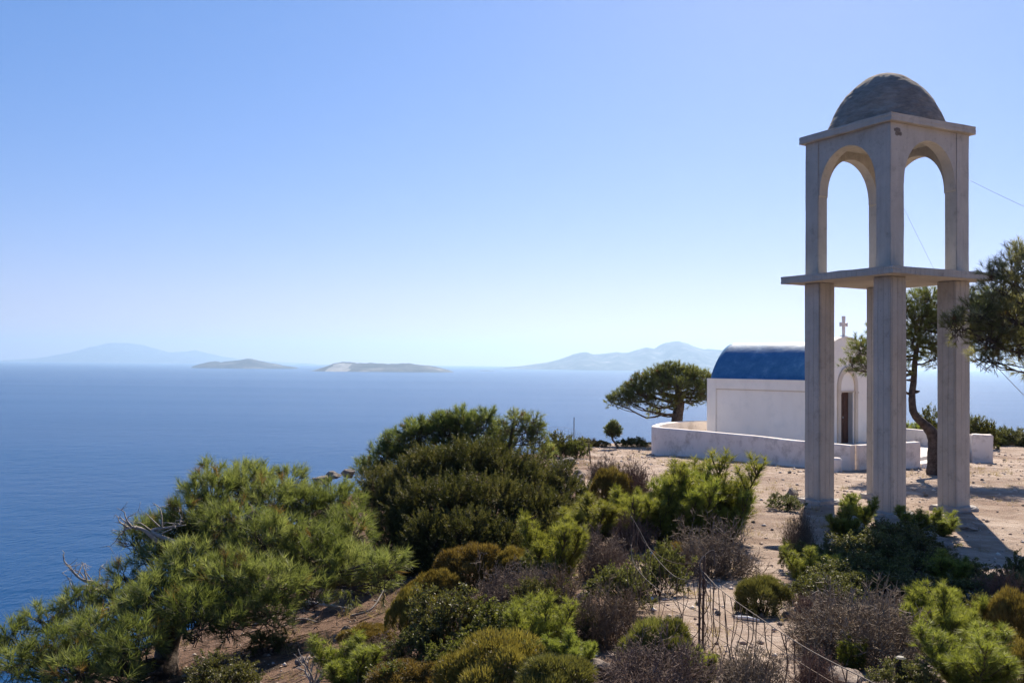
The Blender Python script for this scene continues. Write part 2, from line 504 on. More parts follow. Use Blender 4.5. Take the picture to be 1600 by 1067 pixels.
red = ramp(nt, noise(nt, pos, 2.2, 8, 0.7), [(0.35, (0.10, 0.06, 0.04)), (0.55, (0.20, 0.122, 0.083)), (0.75, (0.32, 0.22, 0.16))])
rock = ramp(nt, noise(nt, pos, 0.9, 9, 0.7), [(0.35, (0.13, 0.11, 0.095)), (0.6, (0.27, 0.24, 0.205)), (0.8, (0.4, 0.36, 0.31))])
sx = N(nt, 'ShaderNodeSeparateXYZ'); nt.links.new(pos, sx.inputs[0])
wob = math_n(nt, 'MULTIPLY', math_n(nt, 'SUBTRACT', noise(nt, pos, 0.5, 5, 0.6), 0.5), 5.0)
# red needle-strewn soil on the slope left of the terrace
lx = math_n(nt, 'ADD', math_n(nt, 'SUBTRACT', sx.outputs['X'], math_n(nt, 'MULTIPLY', sx.outputs['Y'], 0.06)), wob)
leftm = ramp(nt, math_n(nt, 'MULTIPLY', math_n(nt, 'SUBTRACT', 1.6, lx), 0.6), [(0.25, (0, 0, 0)), (0.8, (1, 1, 1))])
patch = ramp(nt, noise(nt, pos, 0.33, 6, 0.65), [(0.47, (0, 0, 0)), (0.63, (.7,) * 3)])
c = mix(nt, patch, sand, red)
tr_ = ramp(nt, noise(nt, pos, 2.6, 7, 0.7), [(0.42, (.45,) * 3), (0.56, (0, 0, 0))])
c = mix(nt, tr_, c, (0.30, 0.205, 0.15))
c = mix(nt, leftm, c, red)
sn = N(nt, 'ShaderNodeSeparateXYZ'); nt.links.new(geo.outputs['True Normal'], sn.inputs[0])
steep = ramp(nt, sn.outputs['Z'], [(0.62, (1, 1, 1)), (0.8, (0, 0, 0))])
c = mix(nt, steep, c, rock)
vor = N(nt, 'ShaderNodeTexVoronoi'); vor.inputs['Scale'].default_value = 9.0
nt.links.new(pos, vor.inputs['Vector'])
peb = ramp(nt, vor.outputs['Distance'], [(0.10, (1, 1, 1)), (0.22, (0, 0, 0))])
vc = N(nt, 'ShaderNodeSeparateColor'); nt.links.new(vor.outputs['Color'], vc.inputs[0])
pebm = math_n(nt, 'MULTIPLY', peb, math_n(nt, 'GREATER_THAN', vc.outputs['Red'], 0.72))
c = mix(nt, math_n(nt, 'MULTIPLY', pebm, 0.5), c, (0.30, 0.20, 0.15))
nt.links.new(c, b.inputs['Base Color'])
b.inputs['Roughness'].default_value = 0.95; b.inputs['Specular IOR Level'].default_value = 0.15
h = math_n(nt, 'ADD', math_n(nt, 'ADD', noise(nt, pos, 3.2, 9, 0.72), noise(nt, pos, 19, 5, 0.7)), math_n(nt, 'MULTIPLY', pebm, 0.25))
bump(nt, b, h, 0.9, 0.10)
M['earth'] = m
ground = link_mesh('ground', me, m)
tag(ground, kind='structure')
# ================================================================== bell tower
def concrete(name, c1, c2, bands=True):
    m, nt, b, out = new_mat(name)
    tc = coords(nt)
    f = noise(nt, tc, 1.3, 9, 0.68)
    c = ramp(nt, f, [(0.3, c1), (0.7, c2)])
    mp = N(nt, 'ShaderNodeMapping'); mp.inputs['Scale'].default_value = (7, 7, 0.55)
    nt.links.new(tc, mp.inputs['Vector'])
    st = ramp(nt, noise(nt, mp.outputs['Vector'], 1.0, 6, 0.7), [(0.50, (0, 0, 0)), (0.80, (0.30,) * 3)])
    c = mix(nt, st, c, tuple(v * 0.55 for v in c1))
    sp = ramp(nt, noise(nt, tc, 22, 4, 0.6), [(0.62, (0, 0, 0)), (0.72, (0.5,) * 3)])
    c = mix(nt, sp, c, tuple(v * 0.6 for v in c1))
    dr = ramp(nt, noise(nt, tc, 3.6, 9, 0.75), [(0.54, (0, 0, 0)), (0.70, (0.5,) * 3)])
    c = mix(nt, dr, c, tuple(v * 0.5 for v in c1))
    h = noise(nt, tc, 35, 8, 0.75)
    if bands:
        s = N(nt, 'ShaderNodeSeparateXYZ'); nt.links.new(tc, s.inputs[0])
        xy = math_n(nt, 'ADD', s.outputs['X'], s.outputs['Y'])
        wob = math_n(nt, 'MULTIPLY', noise(nt, mp.outputs['Vector'], 0.6, 2, 0.5), 0.015)
        fr = math_n(nt, 'FRACT', math_n(nt, 'MULTIPLY', math_n(nt, 'ADD', xy, wob), 7.3))
        seam = ramp(nt, fr, [(0.0, (1, 1, 1)), (0.06, (0, 0, 0)), (0.94, (0, 0, 0)), (1.0, (1, 1, 1))])
        fl = N(nt, 'ShaderNodeTexWhiteNoise', noise_dimensions='1D')
        nt.links.new(math_n(nt, 'FLOOR', math_n(nt, 'MULTIPLY', math_n(nt, 'ADD', xy, wob), 7.3)), fl.inputs['W'])
        c = mix(nt, math_n(nt, 'MULTIPLY', fl.outputs['Value'], 0.15), c, tuple(v * 0.62 for v in c2))
        c = mix(nt, math_n(nt, 'MULTIPLY', seam, 0.35), c, tuple(v * 0.55 for v in c1))
        h = math_n(nt, 'SUBTRACT', math_n(nt, 'MULTIPLY', h, 0.5), math_n(nt, 'MULTIPLY', seam, 0.5))
        h = math_n(nt, 'ADD', h, math_n(nt, 'MULTIPLY', fl.outputs['Value'], 0.4))
    nt.links.new(c, b.inputs['Base Color'])
    b.inputs['Roughness'].default_value = 0.92; b.inputs['Specular IOR Level'].default_value = 0.2
    bump(nt, b, h, 0.9, 0.02)
    return m
M['concrete'] = concrete('board_marked_concrete', (0.41, 0.375, 0.325), (0.53, 0.49, 0.43))
M['render'] = concrete('weathered_render', (0.41, 0.37, 0.315), (0.54, 0.495, 0.43), False)
m, nt, b, out = new_mat('trowelled_dome_mortar')
tc = coords(nt)
mp = N(nt, 'ShaderNodeMapping'); mp.inputs['Scale'].default_value = (2.2, 2.2, 7.0); mp.inputs['Rotation'].default_value = (.25, .15, 0)
nt.links.new(tc, mp.inputs['Vector'])
stq = noise(nt, mp.outputs['Vector'], 1.6, 9, 0.75)
c = ramp(nt, stq, [(0.3, (0.21, 0.175, 0.14)), (0.5, (0.34, 0.29, 0.238)), (0.7, (0.46, 0.40, 0.335))])
c = mix(nt, ramp(nt, noise(nt, tc, 1.2, 6, 0.7), [(0.45, (0, 0, 0)), (0.65, (.55,) * 3)]), c, (0.12, 0.11, 0.105))
nt.links.new(c, b.inputs['Base Color']); b.inputs['Roughness'].default_value = .95; b.inputs['Specular IOR Level'].default_value = .15
bump(nt, b, math_n(nt, 'ADD', stq, math_n(nt, 'MULTIPLY', noise(nt, tc, 30, 6, .7), .4)), 1.0, 0.07)
M['domecement'] = m
M['footing'] = concrete('footing_concrete', (0.36, 0.33, 0.30), (0.52, 0.48, 0.44), False)

TC = np.array([8.168, 20.73])
TROT = math.atan2(.457, .889)
tz = -3.02
tower = thing('bell_tower', 'tall bare concrete bell tower with open arches and a grey dome', 'bell tower', (TC[0], TC[1], tz), TROT)

def roughen(bm, cuts, amp, seed=0):
    """cut long edges and wear the surface a little"""
    if cuts:
        bmesh.ops.subdivide_edges(bm, edges=bm.edges, cuts=cuts, use_grid_fill=True)
    rg = np.random.default_rng(seed)
    for v in bm.verts:
        v.co += Vector(rg.normal(size=3) * amp)
    return bm

def box_bm(x0, x1, y0, y1, z0, z1, bev=0.012, cuts=0, amp=0, seed=0, bm=None):
    own = bm is None
    b2 = bmesh.new()
    bmesh.ops.create_cube(b2, size=1)
    for v in b2.verts:
        v.co = Vector(((x0, x1)[v.co.x > 0], (y0, y1)[v.co.y > 0], (z0, z1)[v.co.z > 0]))
    if cuts: roughen(b2, cuts, amp, seed)
    if bev: bmesh.ops.bevel(b2, geom=[e for e in b2.edges if not e.is_boundary and e.calc_face_angle(0) > 0.6], offset=bev, segments=2, affect='EDGES', clamp_overlap=True)
    if own: return b2
    me = bpy.data.meshes.new('tmp'); b2.to_mesh(me); bm.from_mesh(me); b2.free(); bpy.data.meshes.remove(me)
    return bm

def zt(z): return z - tz
P_, PW = 1.195, 0.46
MID0, MID1 = zt(1.865), zt(2.02)
for sx_, sy_ in ((-1, -1), (1, -1), (-1, 1), (1, 1)):
    xs = sorted((sx_ * P_, sx_ * (P_ - PW))); ys = sorted((sy_ * P_, sy_ * (P_ - PW)))
    o = bm_obj('pier', box_bm(xs[0], xs[1], ys[0], ys[1], -0.6, MID0 - 0.003, 0.018, 5, 0.003, int(sx_ + 3 * sy_ + 9)), M['concrete'], tower)
    c0 = (sx_ * (P_ - PW / 2), sy_ * (P_ - PW / 2))
    bm_obj('footing', box_bm(c0[0] - .36, c0[0] + .36, c0[1] - .36, c0[1] + .36, -0.7, 0.09, 0.03, 4, 0.012, 3), M['footing'], tower)
bm_obj('platform_slab', box_bm(-1.556, 1.556, -1.556, 1.556, MID0, MID1, 0.02, 8, 0.0035, 4), M['concrete'], tower)
# belfry: four arched walls
BF, TH, U = 1.165, 0.25, 0.385
Z0, Z1, ZS = MID1 + 0.003, zt(5.0), zt(3.79)
def arch_wall(bm, half, col, place):
    a = half - col
    rise = zt(4.74) - ZS
    lip = 0.022
    pts = [(-half, Z0), (-a - lip, Z0), (-a - lip, ZS - 0.02), (-a, ZS)]
    K = 26
    for k in range(1, K):
        th = math.pi * (1 - k / K)
        pts.append((a * math.cos(th), ZS + rise * math.sin(th) ** 0.92))
    pts += [(a, ZS), (a + lip, ZS - 0.02), (a + lip, Z0), (half, Z0), (half, Z1), (-half, Z1)]
    fr = [bm.verts.new(place(p[0], 0.0, p[1])) for p in pts]
    bk = [bm.verts.new(place(p[0], TH, p[1])) for p in pts]
    bm.faces.new(fr); bm.faces.new(bk[::-1])
    n = len(pts)
    for i in range(n):
        bm.faces.new((fr[i], bk[i], bk[(i + 1) % n], fr[(i + 1) % n]))
bm = bmesh.new()
arch_wall(bm, BF, U, lambda s, d, z: (s, -BF + d, z))
arch_wall(bm, BF, U, lambda s, d, z: (-s, BF - d, z))
arch_wall(bm, BF - TH - .002, U - TH, lambda s, d, z: (BF - d, s, z))
arch_wall(bm, BF - TH - .002, U - TH, lambda s, d, z: (-BF + d, -s, z))
# ceiling of the belfry
box_bm(-BF + TH + .002, BF - TH - .002, -BF + TH + .002, BF - TH - .002, Z1 - 0.1, Z1, 0, bm=bm)
bm_obj('belfry', bm, M['render'], tower)
# corner posts stand a little proud of the arched infill
PR = .016
for sx_, sy_ in ((-1, -1), (1, -1), (-1, 1), (1, 1)):
    bm = bmesh.new()
    wj = U - .012
    xs = sorted((sx_ * (BF + PR), sx_ * (BF + PR - wj))); ys = sorted((sy_ * (BF + .002), sy_ * (BF + PR)))
    box_bm(xs[0], xs[1], ys[0], ys[1], Z0, Z1 - .003, .006, 6, .0028, int(sx_ + 2 * sy_ + 5), bm=bm)
    xs = sorted((sx_ * (BF + .002), sx_ * (BF + PR))); ys = sorted((sy_ * (BF - .001), sy_ * (BF + PR - wj)))
    box_bm(xs[0], xs[1], ys[0], ys[1], Z0, Z1 - .003, .006, 6, .0028, int(sx_ + 2 * sy_ + 9), bm=bm)
    bm_obj('corner_post', bm, M['render'], tower)
bm_obj('cornice', box_bm(-1.285, 1.285, -1.285, 1.285, Z1 + 0.003, zt(5.165), 0.024, 8, 0.004, 8), M['render'], tower)
prof = [(1.245, 5.16), (1.235, 5.24), (1.18, 5.37), (1.11, 5.51), (1.05, 5.64), (.95, 5.82), (.81, 6.0), (.65, 6.16), (.45, 6.32), (.25, 6.415), (.1, 6.45)]
pp = spline([(a_, b_, 0) for a_, b_ in prof], 60)
V = []; SEG = 120
for r, z, _ in pp:
    for j in range(SEG):
        a = 2 * math.pi * j / SEG
        rr = r * (1 + 0.05 * fbm(np.array(math.cos(a) * r * 3 + 9), np.array(math.sin(a) * r * 3 + z * 4), 3, 2)) + 0.035 * fbm(np.array(a * 9), np.array(z * 14), 3, 5) * min(1, r * 3)
        V.append((rr * math.cos(a), rr * math.sin(a), zt(z) + 0.008 * fbm(np.array(a * 4), np.array(z * 9), 2, 8)))
V.append((0, 0, zt(6.456)))
Fc = []
for i in range(len(pp) - 1):
    for j in range(SEG):
        a = i * SEG + j; b2 = i * SEG + (j + 1) % SEG
        Fc += [(a, b2, b2 + SEG), (a, b2 + SEG, a + SEG)]
i = len(pp) - 1
for j in range(SEG): Fc.append((i * SEG + j, i * SEG + (j + 1) % SEG, len(V) - 1))
link_mesh('dome', tri_mesh('dome', np.array(V, float), np.array(Fc), smooth=True), M['domecement'], tower)
# chipped mortar lump near the top of the near corner
rg = np.random.default_rng(5)
bm = bmesh.new()
for (ox, oz, s) in ((0.05, 4.84, .085), (0.12, 4.78, .06), (0.02, 4.76, .05), (-0.03, 4.85, .05)):
    r_ = bmesh.ops.create_icosphere(bm, subdivisions=2, radius=s)
    for v in r_['verts']:
        n_ = v.co.normalized()
        v.co = Vector((v.co.x * 1.1, v.co.y * .45, v.co.z)) * (1 + .35 * rg.normal() * .5)
        v.co += Vector((-BF + 0.13 + ox, -BF - 0.002, zt(oz)))
bm_obj('mortar_lump', bm, M['domecement'], tower)
bm = bmesh.new()
box_bm(-BF + .06, -BF + .34, -BF - .006, -BF - .002, zt(4.79), zt(4.90), 0, bm=bm)

# ------------------------------------------------------------------ guy wires on the tower
M['wire'] = stained('rusty_wire', (0.10, 0.07, 0.055), (0.2, 0.145, 0.11), 0.7, 8, 0.0005, 80)
M['cable'] = stained('grey_cable', (0.22, 0.21, 0.2), (0.32, 0.31, 0.30), 0.6, 8, 0.0005, 80)
def cable(name, label, a, b_, sag, r, mat):
    a = np.asarray(a); b_ = np.asarray(b_)
    t = np.linspace(0, 1, 24)[:, None]
    pts = a + (b_ - a) * t; pts[:, 2] -= sag * 4 * (t * (1 - t))[:, 0]
    mb = MB(); tube(mb, pts - a, r, 5)
    o = link_mesh(name, mb.mesh(name, True), M[mat], None, a)
    return tag(o, label, 'cable')
cable('guy_cable', 'thin cable running right from the side of the tower belfry', at(1513.5, 281, 21.05), at(1720, 374, 19.0), 0.04, 0.0035, 'cable')
cable('guy_cable', 'thin cable slanting down seen through the right belfry arch', at(1400, 300, 22.6), at(1500, 500, 24.5), 0.03, 0.003, 'cable')
cable('guy_cable', 'slack reddish wire under the crown of the pine at the right edge', at(1542, 556, 16.6), at(1660, 672, 17.5), 0.05, 0.005, 'wire')

# ================================================================== chapel
def whitewash(name, c1, c2, dirt, amt):
    m, nt, b, out = new_mat(name)
    tc = coords(nt)
    c = ramp(nt, noise(nt, tc, 0.8, 8, 0.65), [(0.3, c1), (0.7, c2)])
    g = noise(nt, tc, 1.9, 8, 0.72)
    c = mix(nt, ramp(nt, g, [(0.5, (0, 0, 0)), (0.72, (amt,) * 3)]), c, dirt)
    nt.links.new(c, b.inputs['Base Color'])
    b.inputs['Roughness'].default_value = 0.85; b.inputs['Specular IOR Level'].default_value = 0.25
    bump(nt, b, noise(nt, tc, 14, 8, 0.7), 0.5, 0.012)
    return m
M['white'] = whitewash('whitewash', (0.86, 0.785, 0.685), (0.91, 0.84, 0.745), (0.64, 0.61, 0.56), 0.35)
M['oldwhite'] = whitewash('stained_whitewash', (0.72, 0.64, 0.57), (0.84, 0.77, 0.70), (0.38, 0.32, 0.27), 0.85)
M['cream'] = whitewash('cream_trim', (0.60, 0.49, 0.38), (0.67, 0.57, 0.45), (0.48, 0.39, 0.31), 0.4)
m, nt, b, out = new_mat('blue_roof_paint')
tc = coords(nt)
mp = N(nt, 'ShaderNodeMapping'); mp.inputs['Scale'].default_value = (0.7, 1.6, 2.2)
nt.links.new(tc, mp.inputs['Vector'])
f = noise(nt, mp.outputs['Vector'], 1.3, 9, 0.7)
nt.links.new(ramp(nt, f, [(0.33, (0.04, 0.145, 0.275)), (0.56, (0.065, 0.195, 0.345)), (0.74, (0.16, 0.32, 0.46))]), b.inputs['Base Color'])
nt.links.new(ramp(nt, noise(nt, tc, 3, 6, 0.6), [(0.3, (0.48,) * 3), (0.7, (0.62,) * 3)]), b.inputs['Roughness'])
bump(nt, b, noise(nt, tc, 2.5, 6, 0.6), 0.5, 0.04)
b.inputs['Specular IOR Level'].default_value = 0.22
M['blue'] = m
M['wood'] = stained('dark_door_wood', (0.05, 0.022, 0.014), (0.10, 0.045, 0.028), 0.6, 5, 0.003, 40)
M['reveal'] = stained('grey_reveal', (0.42, 0.41, 0.40), (0.5, 0.49, 0.48), 0.85, 3)

CA = np.array([12.12, 37.0]); cu = np.array([-.674, .739]); cv = np.array([.739, .674])
CL, CW = 5.4, 3.9
cz = -3.09
# local frame: +x along the facade (to the right), +y along the long side (away from us)
crot = math.atan2(cv[1], cv[0])
chapel = thing('chapel', 'small white chapel with a rounded blue barrel roof', 'chapel', (CA[0], CA[1], cz), crot)
EAVE = -0.54 - cz
bm = bmesh.new()
# walls: long sides, back end; facade wall is separate
box_bm(0, CW, 0.30, CL, -0.9, EAVE, 0.015, bm=bm)
bm_obj('wall', bm, M['white'], chapel)
# raised frame round the recessed long-wall panel
bm = bmesh.new()
box_bm(-.055, -.002, CL - .46, CL, -0.9, EAVE - .002, 0.008, bm=bm)
box_bm(-.055, -.002, .30, .62, -0.9, EAVE - .002, 0.008, bm=bm)
box_bm(-.055, -.002, .623, CL - .463, EAVE - .42, EAVE - .002, 0.008, bm=bm)
box_bm(-.075, -.058, .32, CL, EAVE - .06, EAVE + .01, 0.004, bm=bm)
bm_obj('wall_band', bm, M['white'], chapel)
bm = bmesh.new(); box_bm(-.03, -.002, .625, CL - .465, EAVE - .462, EAVE - .424, 0.004, bm=bm)
bm_obj('cream_strip', bm, M['cream'], chapel)
# barrel roof
hw = CW / 2 - .20; rise = 1.56
V = []; ns = 40; nl = 30
for i in range(nl + 1):
    y = 0.28 + (CL - 0.29) * i / nl
    for j in range(ns + 1):
        x_ = -math.cos(math.pi * j / ns)
        z = EAVE + rise * (.8 * (1 - x_ * x_) + .2 * math.sqrt(max(0, 1 - x_ * x_)))
        V.append((CW / 2 + hw * x_, y, z + 0.025 * float(fbm(np.array(j * .3), np.array(i * .35), 3, 6))))
Fc = []
for i in range(nl):
    for j in range(ns):
        a = i * (ns + 1) + j
        Fc += [(a, a + 1, a + ns + 2), (a, a + ns + 2, a + ns + 1)]
base = (nl) * (ns + 1)
c0 = len(V); V.append((CW / 2, CL - .01, EAVE))
for j in range(ns): Fc.append((base + j, base + j + 1, c0))
link_mesh('roof', tri_mesh('roof', np.array(V, float), np.array(Fc), smooth=True), M['blue'], chapel)
# facade: rounded gable with a door niche
FT = 0.30
def facade_prof(n=36):
    pts = [(0, -0.9), (0, EAVE + .12)]
    for k in range(1, n):
        a = math.pi * (1 - k / n)
        pts.append((CW / 2 + (CW / 2) * math.copysign(abs(math.cos(a)) ** 0.95, math.cos(a)), EAVE + .12 + (rise + .04) * math.sin(a) ** 0.86))
    pts += [(CW, EAVE + .12), (CW, -0.9)]
    return pts
DX0, DX1, DZ0, DZ1 = CW / 2 - .50, CW / 2 + .50, 0.02, 2.08
bm = bmesh.new()
pts = facade_prof()
left = [(0, -0.9)] + [p for p in pts[1:] if p[0] <= CW / 2 + 1e-6]
half = [p for p in pts[1:-1]]
outline = [(0, -0.9)] + half + [(CW, -0.9), (DX1, -0.9), (DX1, DZ1), (DX0, DZ1), (DX0, -0.9)]
fr = [bm.verts.new((x, 0, z)) for x, z in outline]; bk = [bm.verts.new((x, FT - .003, z)) for x, z in outline]
bm.faces.new(fr); bm.faces.new(bk[::-1])
for i in range(len(outline)):
    j = (i + 1) % len(outline)
    bm.faces.new((fr[i], bk[i], bk[j], fr[j]))
bm_obj('facade', bm, M['white'], chapel)
# parapet coping over the gable
bm = bmesh.new()
cop = [p for p in half]
ring = []
for (x, z) in cop:
    dx, dz = x - CW / 2, z - EAVE
    l = math.hypot(dx, dz)
    ring.append(((x + dx / l * .004, z + dz / l * .004), (x + dx / l * .05, z + dz / l * .05)))
vv = [[bm.verts.new((p[0], yy, p[1])) for p in r for yy in (-.03, FT + .03)] for r in ring]
for A_, B_ in zip(vv[:-1], vv[1:]):
    for q in ((0, 1), (1, 3), (3, 2), (2, 0)):
        bm.faces.new((A_[q[0]], A_[q[1]], B_[q[1]], B_[q[0]]))
bm_obj('coping', bm, M['white'], chapel)
# arched moulding round the door
bm = bmesh.new()
ri, ro = .58, .80
zc = 2.28
inner = [(CW / 2 - ri, 0)] + [(CW / 2 + ri * math.cos(math.pi * (1 - k / 20)), zc + ri * 1.05 * math.sin(math.pi * k / 20)) for k in range(21)] + [(CW / 2 + ri, 0)]
outer = [(CW / 2 - ro, 0)] + [(CW / 2 + ro * math.cos(math.pi * (1 - k / 20)), zc + ro * 1.05 * math.sin(math.pi * k / 20)) for k in range(21)] + [(CW / 2 + ro, 0)]
q = [[bm.verts.new((i_[0], -.06, i_[1])), bm.verts.new((i_[0], -.002, i_[1])), bm.verts.new((o_[0], -.002, o_[1])), bm.verts.new((o_[0], -.06, o_[1]))] for i_, o_ in zip(inner, outer)]
for A_, B_ in zip(q[:-1], q[1:]):
    for k in range(4):
        k2 = (k + 1) % 4
        bm.faces.new((A_[k], A_[k2], B_[k2], B_[k]))
bm_obj('door_arch', bm, M['cream'], chapel)
# ledges at springing
bm = bmesh.new()
box_bm(CW / 2 - ro - .03, CW / 2 - ri + .0, -.08, -.062, 2.02, 2.10, .004, bm=bm)
box_bm(CW / 2 + ri, CW / 2 + ro + .03, -.08, -.062, 2.02, 2.10, .004, bm=bm)
box_bm(DX0 - .07, DX1 + .07, -.035, -.002, DZ1 + .004, DZ1 + .07, .004, bm=bm)
bm_obj('door_lintel', bm, M['cream'], chapel)
bm = bmesh.new()
box_bm(DX0 + .003, DX0 + .03, .02, FT + .0, -.1, DZ1 - .003, 0, bm=bm)
box_bm(DX1 - .03, DX1 - .003, .02, FT + .0, -.1, DZ1 - .003, 0, bm=bm)
bm_obj('door_jamb', bm, M['reveal'], chapel)
door = None
bm = bmesh.new(); box_bm(DX0 + .032, DX1 - .032, FT - .10, FT - .045, 0.02, DZ1 - .004, .004, bm=bm)
door = bm_obj('door', bm, M['wood'], chapel)
bm = bmesh.new()
for sx0 in (DX0 + .10, CW / 2 + .04):
    for z0, z1 in ((.18, .82), (.95, 1.45), (1.56, 1.92)):
        x1 = sx0 + .33
        box_bm(sx0, x1, FT - .118, FT - .103, z0, z1, .006, bm=bm)
bm_obj('door_panel', bm, M['wood'], door)
bm = bmesh.new(); box_bm(CW / 2 - .02, CW / 2 + .0, FT - .15, FT - .103, 1.02, 1.10, .004, bm=bm)
bm_obj('handle', bm, M['reveal'], door)
# cross
zt0 = EAVE + .12 + rise + .07
bm = bmesh.new()
box_bm(CW / 2 - .16, CW / 2 + .16, .06, .24, zt0 - .06, zt0 + .06, .01, bm=bm)
def flare(bm, p0, p1, w0, w1, axis):
    q = []
    for p, w_ in ((p0, w0), (p1, w1)):
        for yy in (.11, .20):
            for s in (-1, 1):
                q.append(bm.verts.new((p[0] + s * w_ * axis[0], yy, p[1] + s * w_ * axis[1])))
    for f_ in ((0, 1, 3, 2), (4, 6, 7, 5), (0, 4, 5, 1), (2, 3, 7, 6), (0, 2, 6, 4), (1, 5, 7, 3)):
        bm.faces.new([q[k] for k in f_])
cxz = (CW / 2, zt0 + .52)
flare(bm, (CW / 2, zt0 + .05), (CW / 2, cxz[1] - .05), .055, .05, (1, 0))
flare(bm, (CW / 2, cxz[1] - .045), (CW / 2, zt0 + .86), .05, .075, (1, 0))
flare(bm, (CW / 2 - .055, cxz[1]), (CW / 2 - .26, cxz[1]), .05, .085, (0, 1))
flare(bm, (CW / 2 + .055, cxz[1]), (CW / 2 + .26, cxz[1]), .05, .085, (0, 1))
bm_obj('cross', bm, M['oldwhite'], chapel)

# ------------------------------------------------------------------ yard paving and walls
paving = None
bm = bmesh.new()
poly = [(6.15, 39.2), (9.9, 32.6), (11.1, 30.95), (13.6, 32.1), (14.4, 33.2), (16.6, 35.6), (17.0, 36.4), (16.0, 38.6), (14.9, 40.3), (10.5, 44), (7.2, 41.6), (6.3, 40.4)]
fv = [bm.verts.new((x, y, -3.10)) for x, y in poly]; bv = [bm.verts.new((x, y, -4.2)) for x, y in poly]
bm.faces.new(fv)
for i in range(len(poly)):
    j = (i + 1) % len(poly); bm.faces.new((fv[i], bv[i], bv[j], fv[j]))
M['paving'] = stained('yard_cement', (0.5, 0.46, 0.42), (0.64, 0.6, 0.56), 0.9, 1.2)
pv_ = bm_obj('yard_paving', bm, M['paving']); tag(pv_, kind='structure')

def wall_strip(path, ztop, thick, n=60, rng_seed=0, smooth_path=True):
    """wall with slightly rounded top along a path of (x, y, ztop)"""
    P = spline(path, n) if smooth_path else np.asarray(path, float)
    tan = np.gradient(P[:, :2], axis=0); tan = unit(tan); nor = np.stack([-tan[:, 1], tan[:, 0]], 1)
    h = thick / 2
    sec = [(-h, None), (-h, -.03), (-h + .03, 0), (h - .03, 0), (h, -.03), (h, None)]
    bm = bmesh.new(); rows = []
    for i in range(len(P)):
        g = min(float(T(P[i, 0], P[i, 1])), -3.1) - 0.5
        wz = .02 * float(fbm(np.array(i * .21), np.array(rng_seed * 3.1), 3, 4))
        row = []
        for s, dz in sec:
            x, y = P[i, 0] + nor[i, 0] * s, P[i, 1] + nor[i, 1] * s
            row.append(bm.verts.new((x, y, g if dz is None else P[i, 2] + dz + wz)))
        rows.append(row)
    for A_, B_ in zip(rows[:-1], rows[1:]):
        for k in range(len(sec) - 1):
            bm.faces.new((A_[k], B_[k], B_[k + 1], A_[k + 1]))
    bm.faces.new(rows[0]); bm.faces.new(rows[-1][::-1])
    return bm
WT = .28
def wp(px, py, D):
    p = at(px, py, D); return (p[0], p[1], p[2])
front = [(9.0, 43.35, -2.50), (7.7, 42.6, -2.49), (6.8, 41.5, -2.48), (6.25, 40.3, -2.47), wp(1027, 667.5, 38.7), wp(1080, 671.5, 37.0), wp(1180, 681, 34.2), wp(1253, 690, 32.1), wp(1332, 697, 30.5)]
front = [(x, y, -2.5) for x, y, z in front]
P1 = spline(front, 70)
me_bm = wall_strip(front, 0, WT, 70)
yw = bm_obj('yard_wall', me_bm, M['oldwhite'])
tag(yw, 'low whitewashed yard wall curving round the left side of the chapel', 'wall')
c_ = np.array(front[-1])
seg = [tuple(c_ + np.array([.16, .10, .0])), (12.3, 31.2, c_[2] + .0), (13.62, 31.85, c_[2] + .03)]
yw2 = bm_obj('yard_wall', wall_strip(seg, 0, WT, 14, 3), M['oldwhite'])
tag(yw2, 'short stained yard wall in front of the chapel door beside the entrance step', 'wall')
e = at(1532, 682, 35.4)
seg = [(15.15, 39.6, -2.45), (15.9, 38.8, -2.46), (16.6, 37.6, -2.48), (17.2, 36.6, -2.5), (17.55, 35.75, -2.5)]
yw3 = bm_obj('yard_wall', wall_strip(seg, 0, WT, 30, 5), M['oldwhite'])
tag(yw3, 'white yard wall behind the leaning pine at the right of the chapel', 'wall')
bm = box_bm(-.36, .36, -.3, .3, -1.4, 0.02, .03, 3, .006, 6)
yw4 = bm_obj('wall_pier', bm, M['oldwhite'], None, (17.55, 35.4, -2.47)); yw4.rotation_euler = (0, 0, -.35)
tag(yw4, 'white block ending the yard wall at the far right of the tower', 'wall end')
# steps in the gate gap
bm = bmesh.new()
box_bm(0, 2.2, -.0, .45, -.5, -0.10, .015, bm=bm)
st = bm_obj('entrance_step', bm, M['white'], None, (13.75, 31.75, -3.10)); st.rotation_euler = (0, 0, .78)
tag(st, 'white painted entrance step in the gap of the yard wall', 'step')
# white bollard by the wall
bp = hit(1307, 737)
bm = bmesh.new()
prof = [(.17, -.1), (.175, .2), (.17, .36), (.15, .42), (.10, .45), (0.0, .455)]
rows = [[bm.verts.new((r * math.cos(a * math.pi / 10), r * math.sin(a * math.pi / 10), z)) for a in range(20)] for r, z in prof[:-1]]
for A_, B_ in zip(rows[:-1], rows[1:]):
    for k in range(20): bm.faces.new((A_[k], A_[(k + 1) % 20], B_[(k + 1) % 20], B_[k]))
bm.faces.new(rows[-1])
bo = bm_obj('bollard', bm, M['oldwhite'], None, bp, True)
tag(bo, 'short round white bollard at the foot of the yard wall', 'bollard')
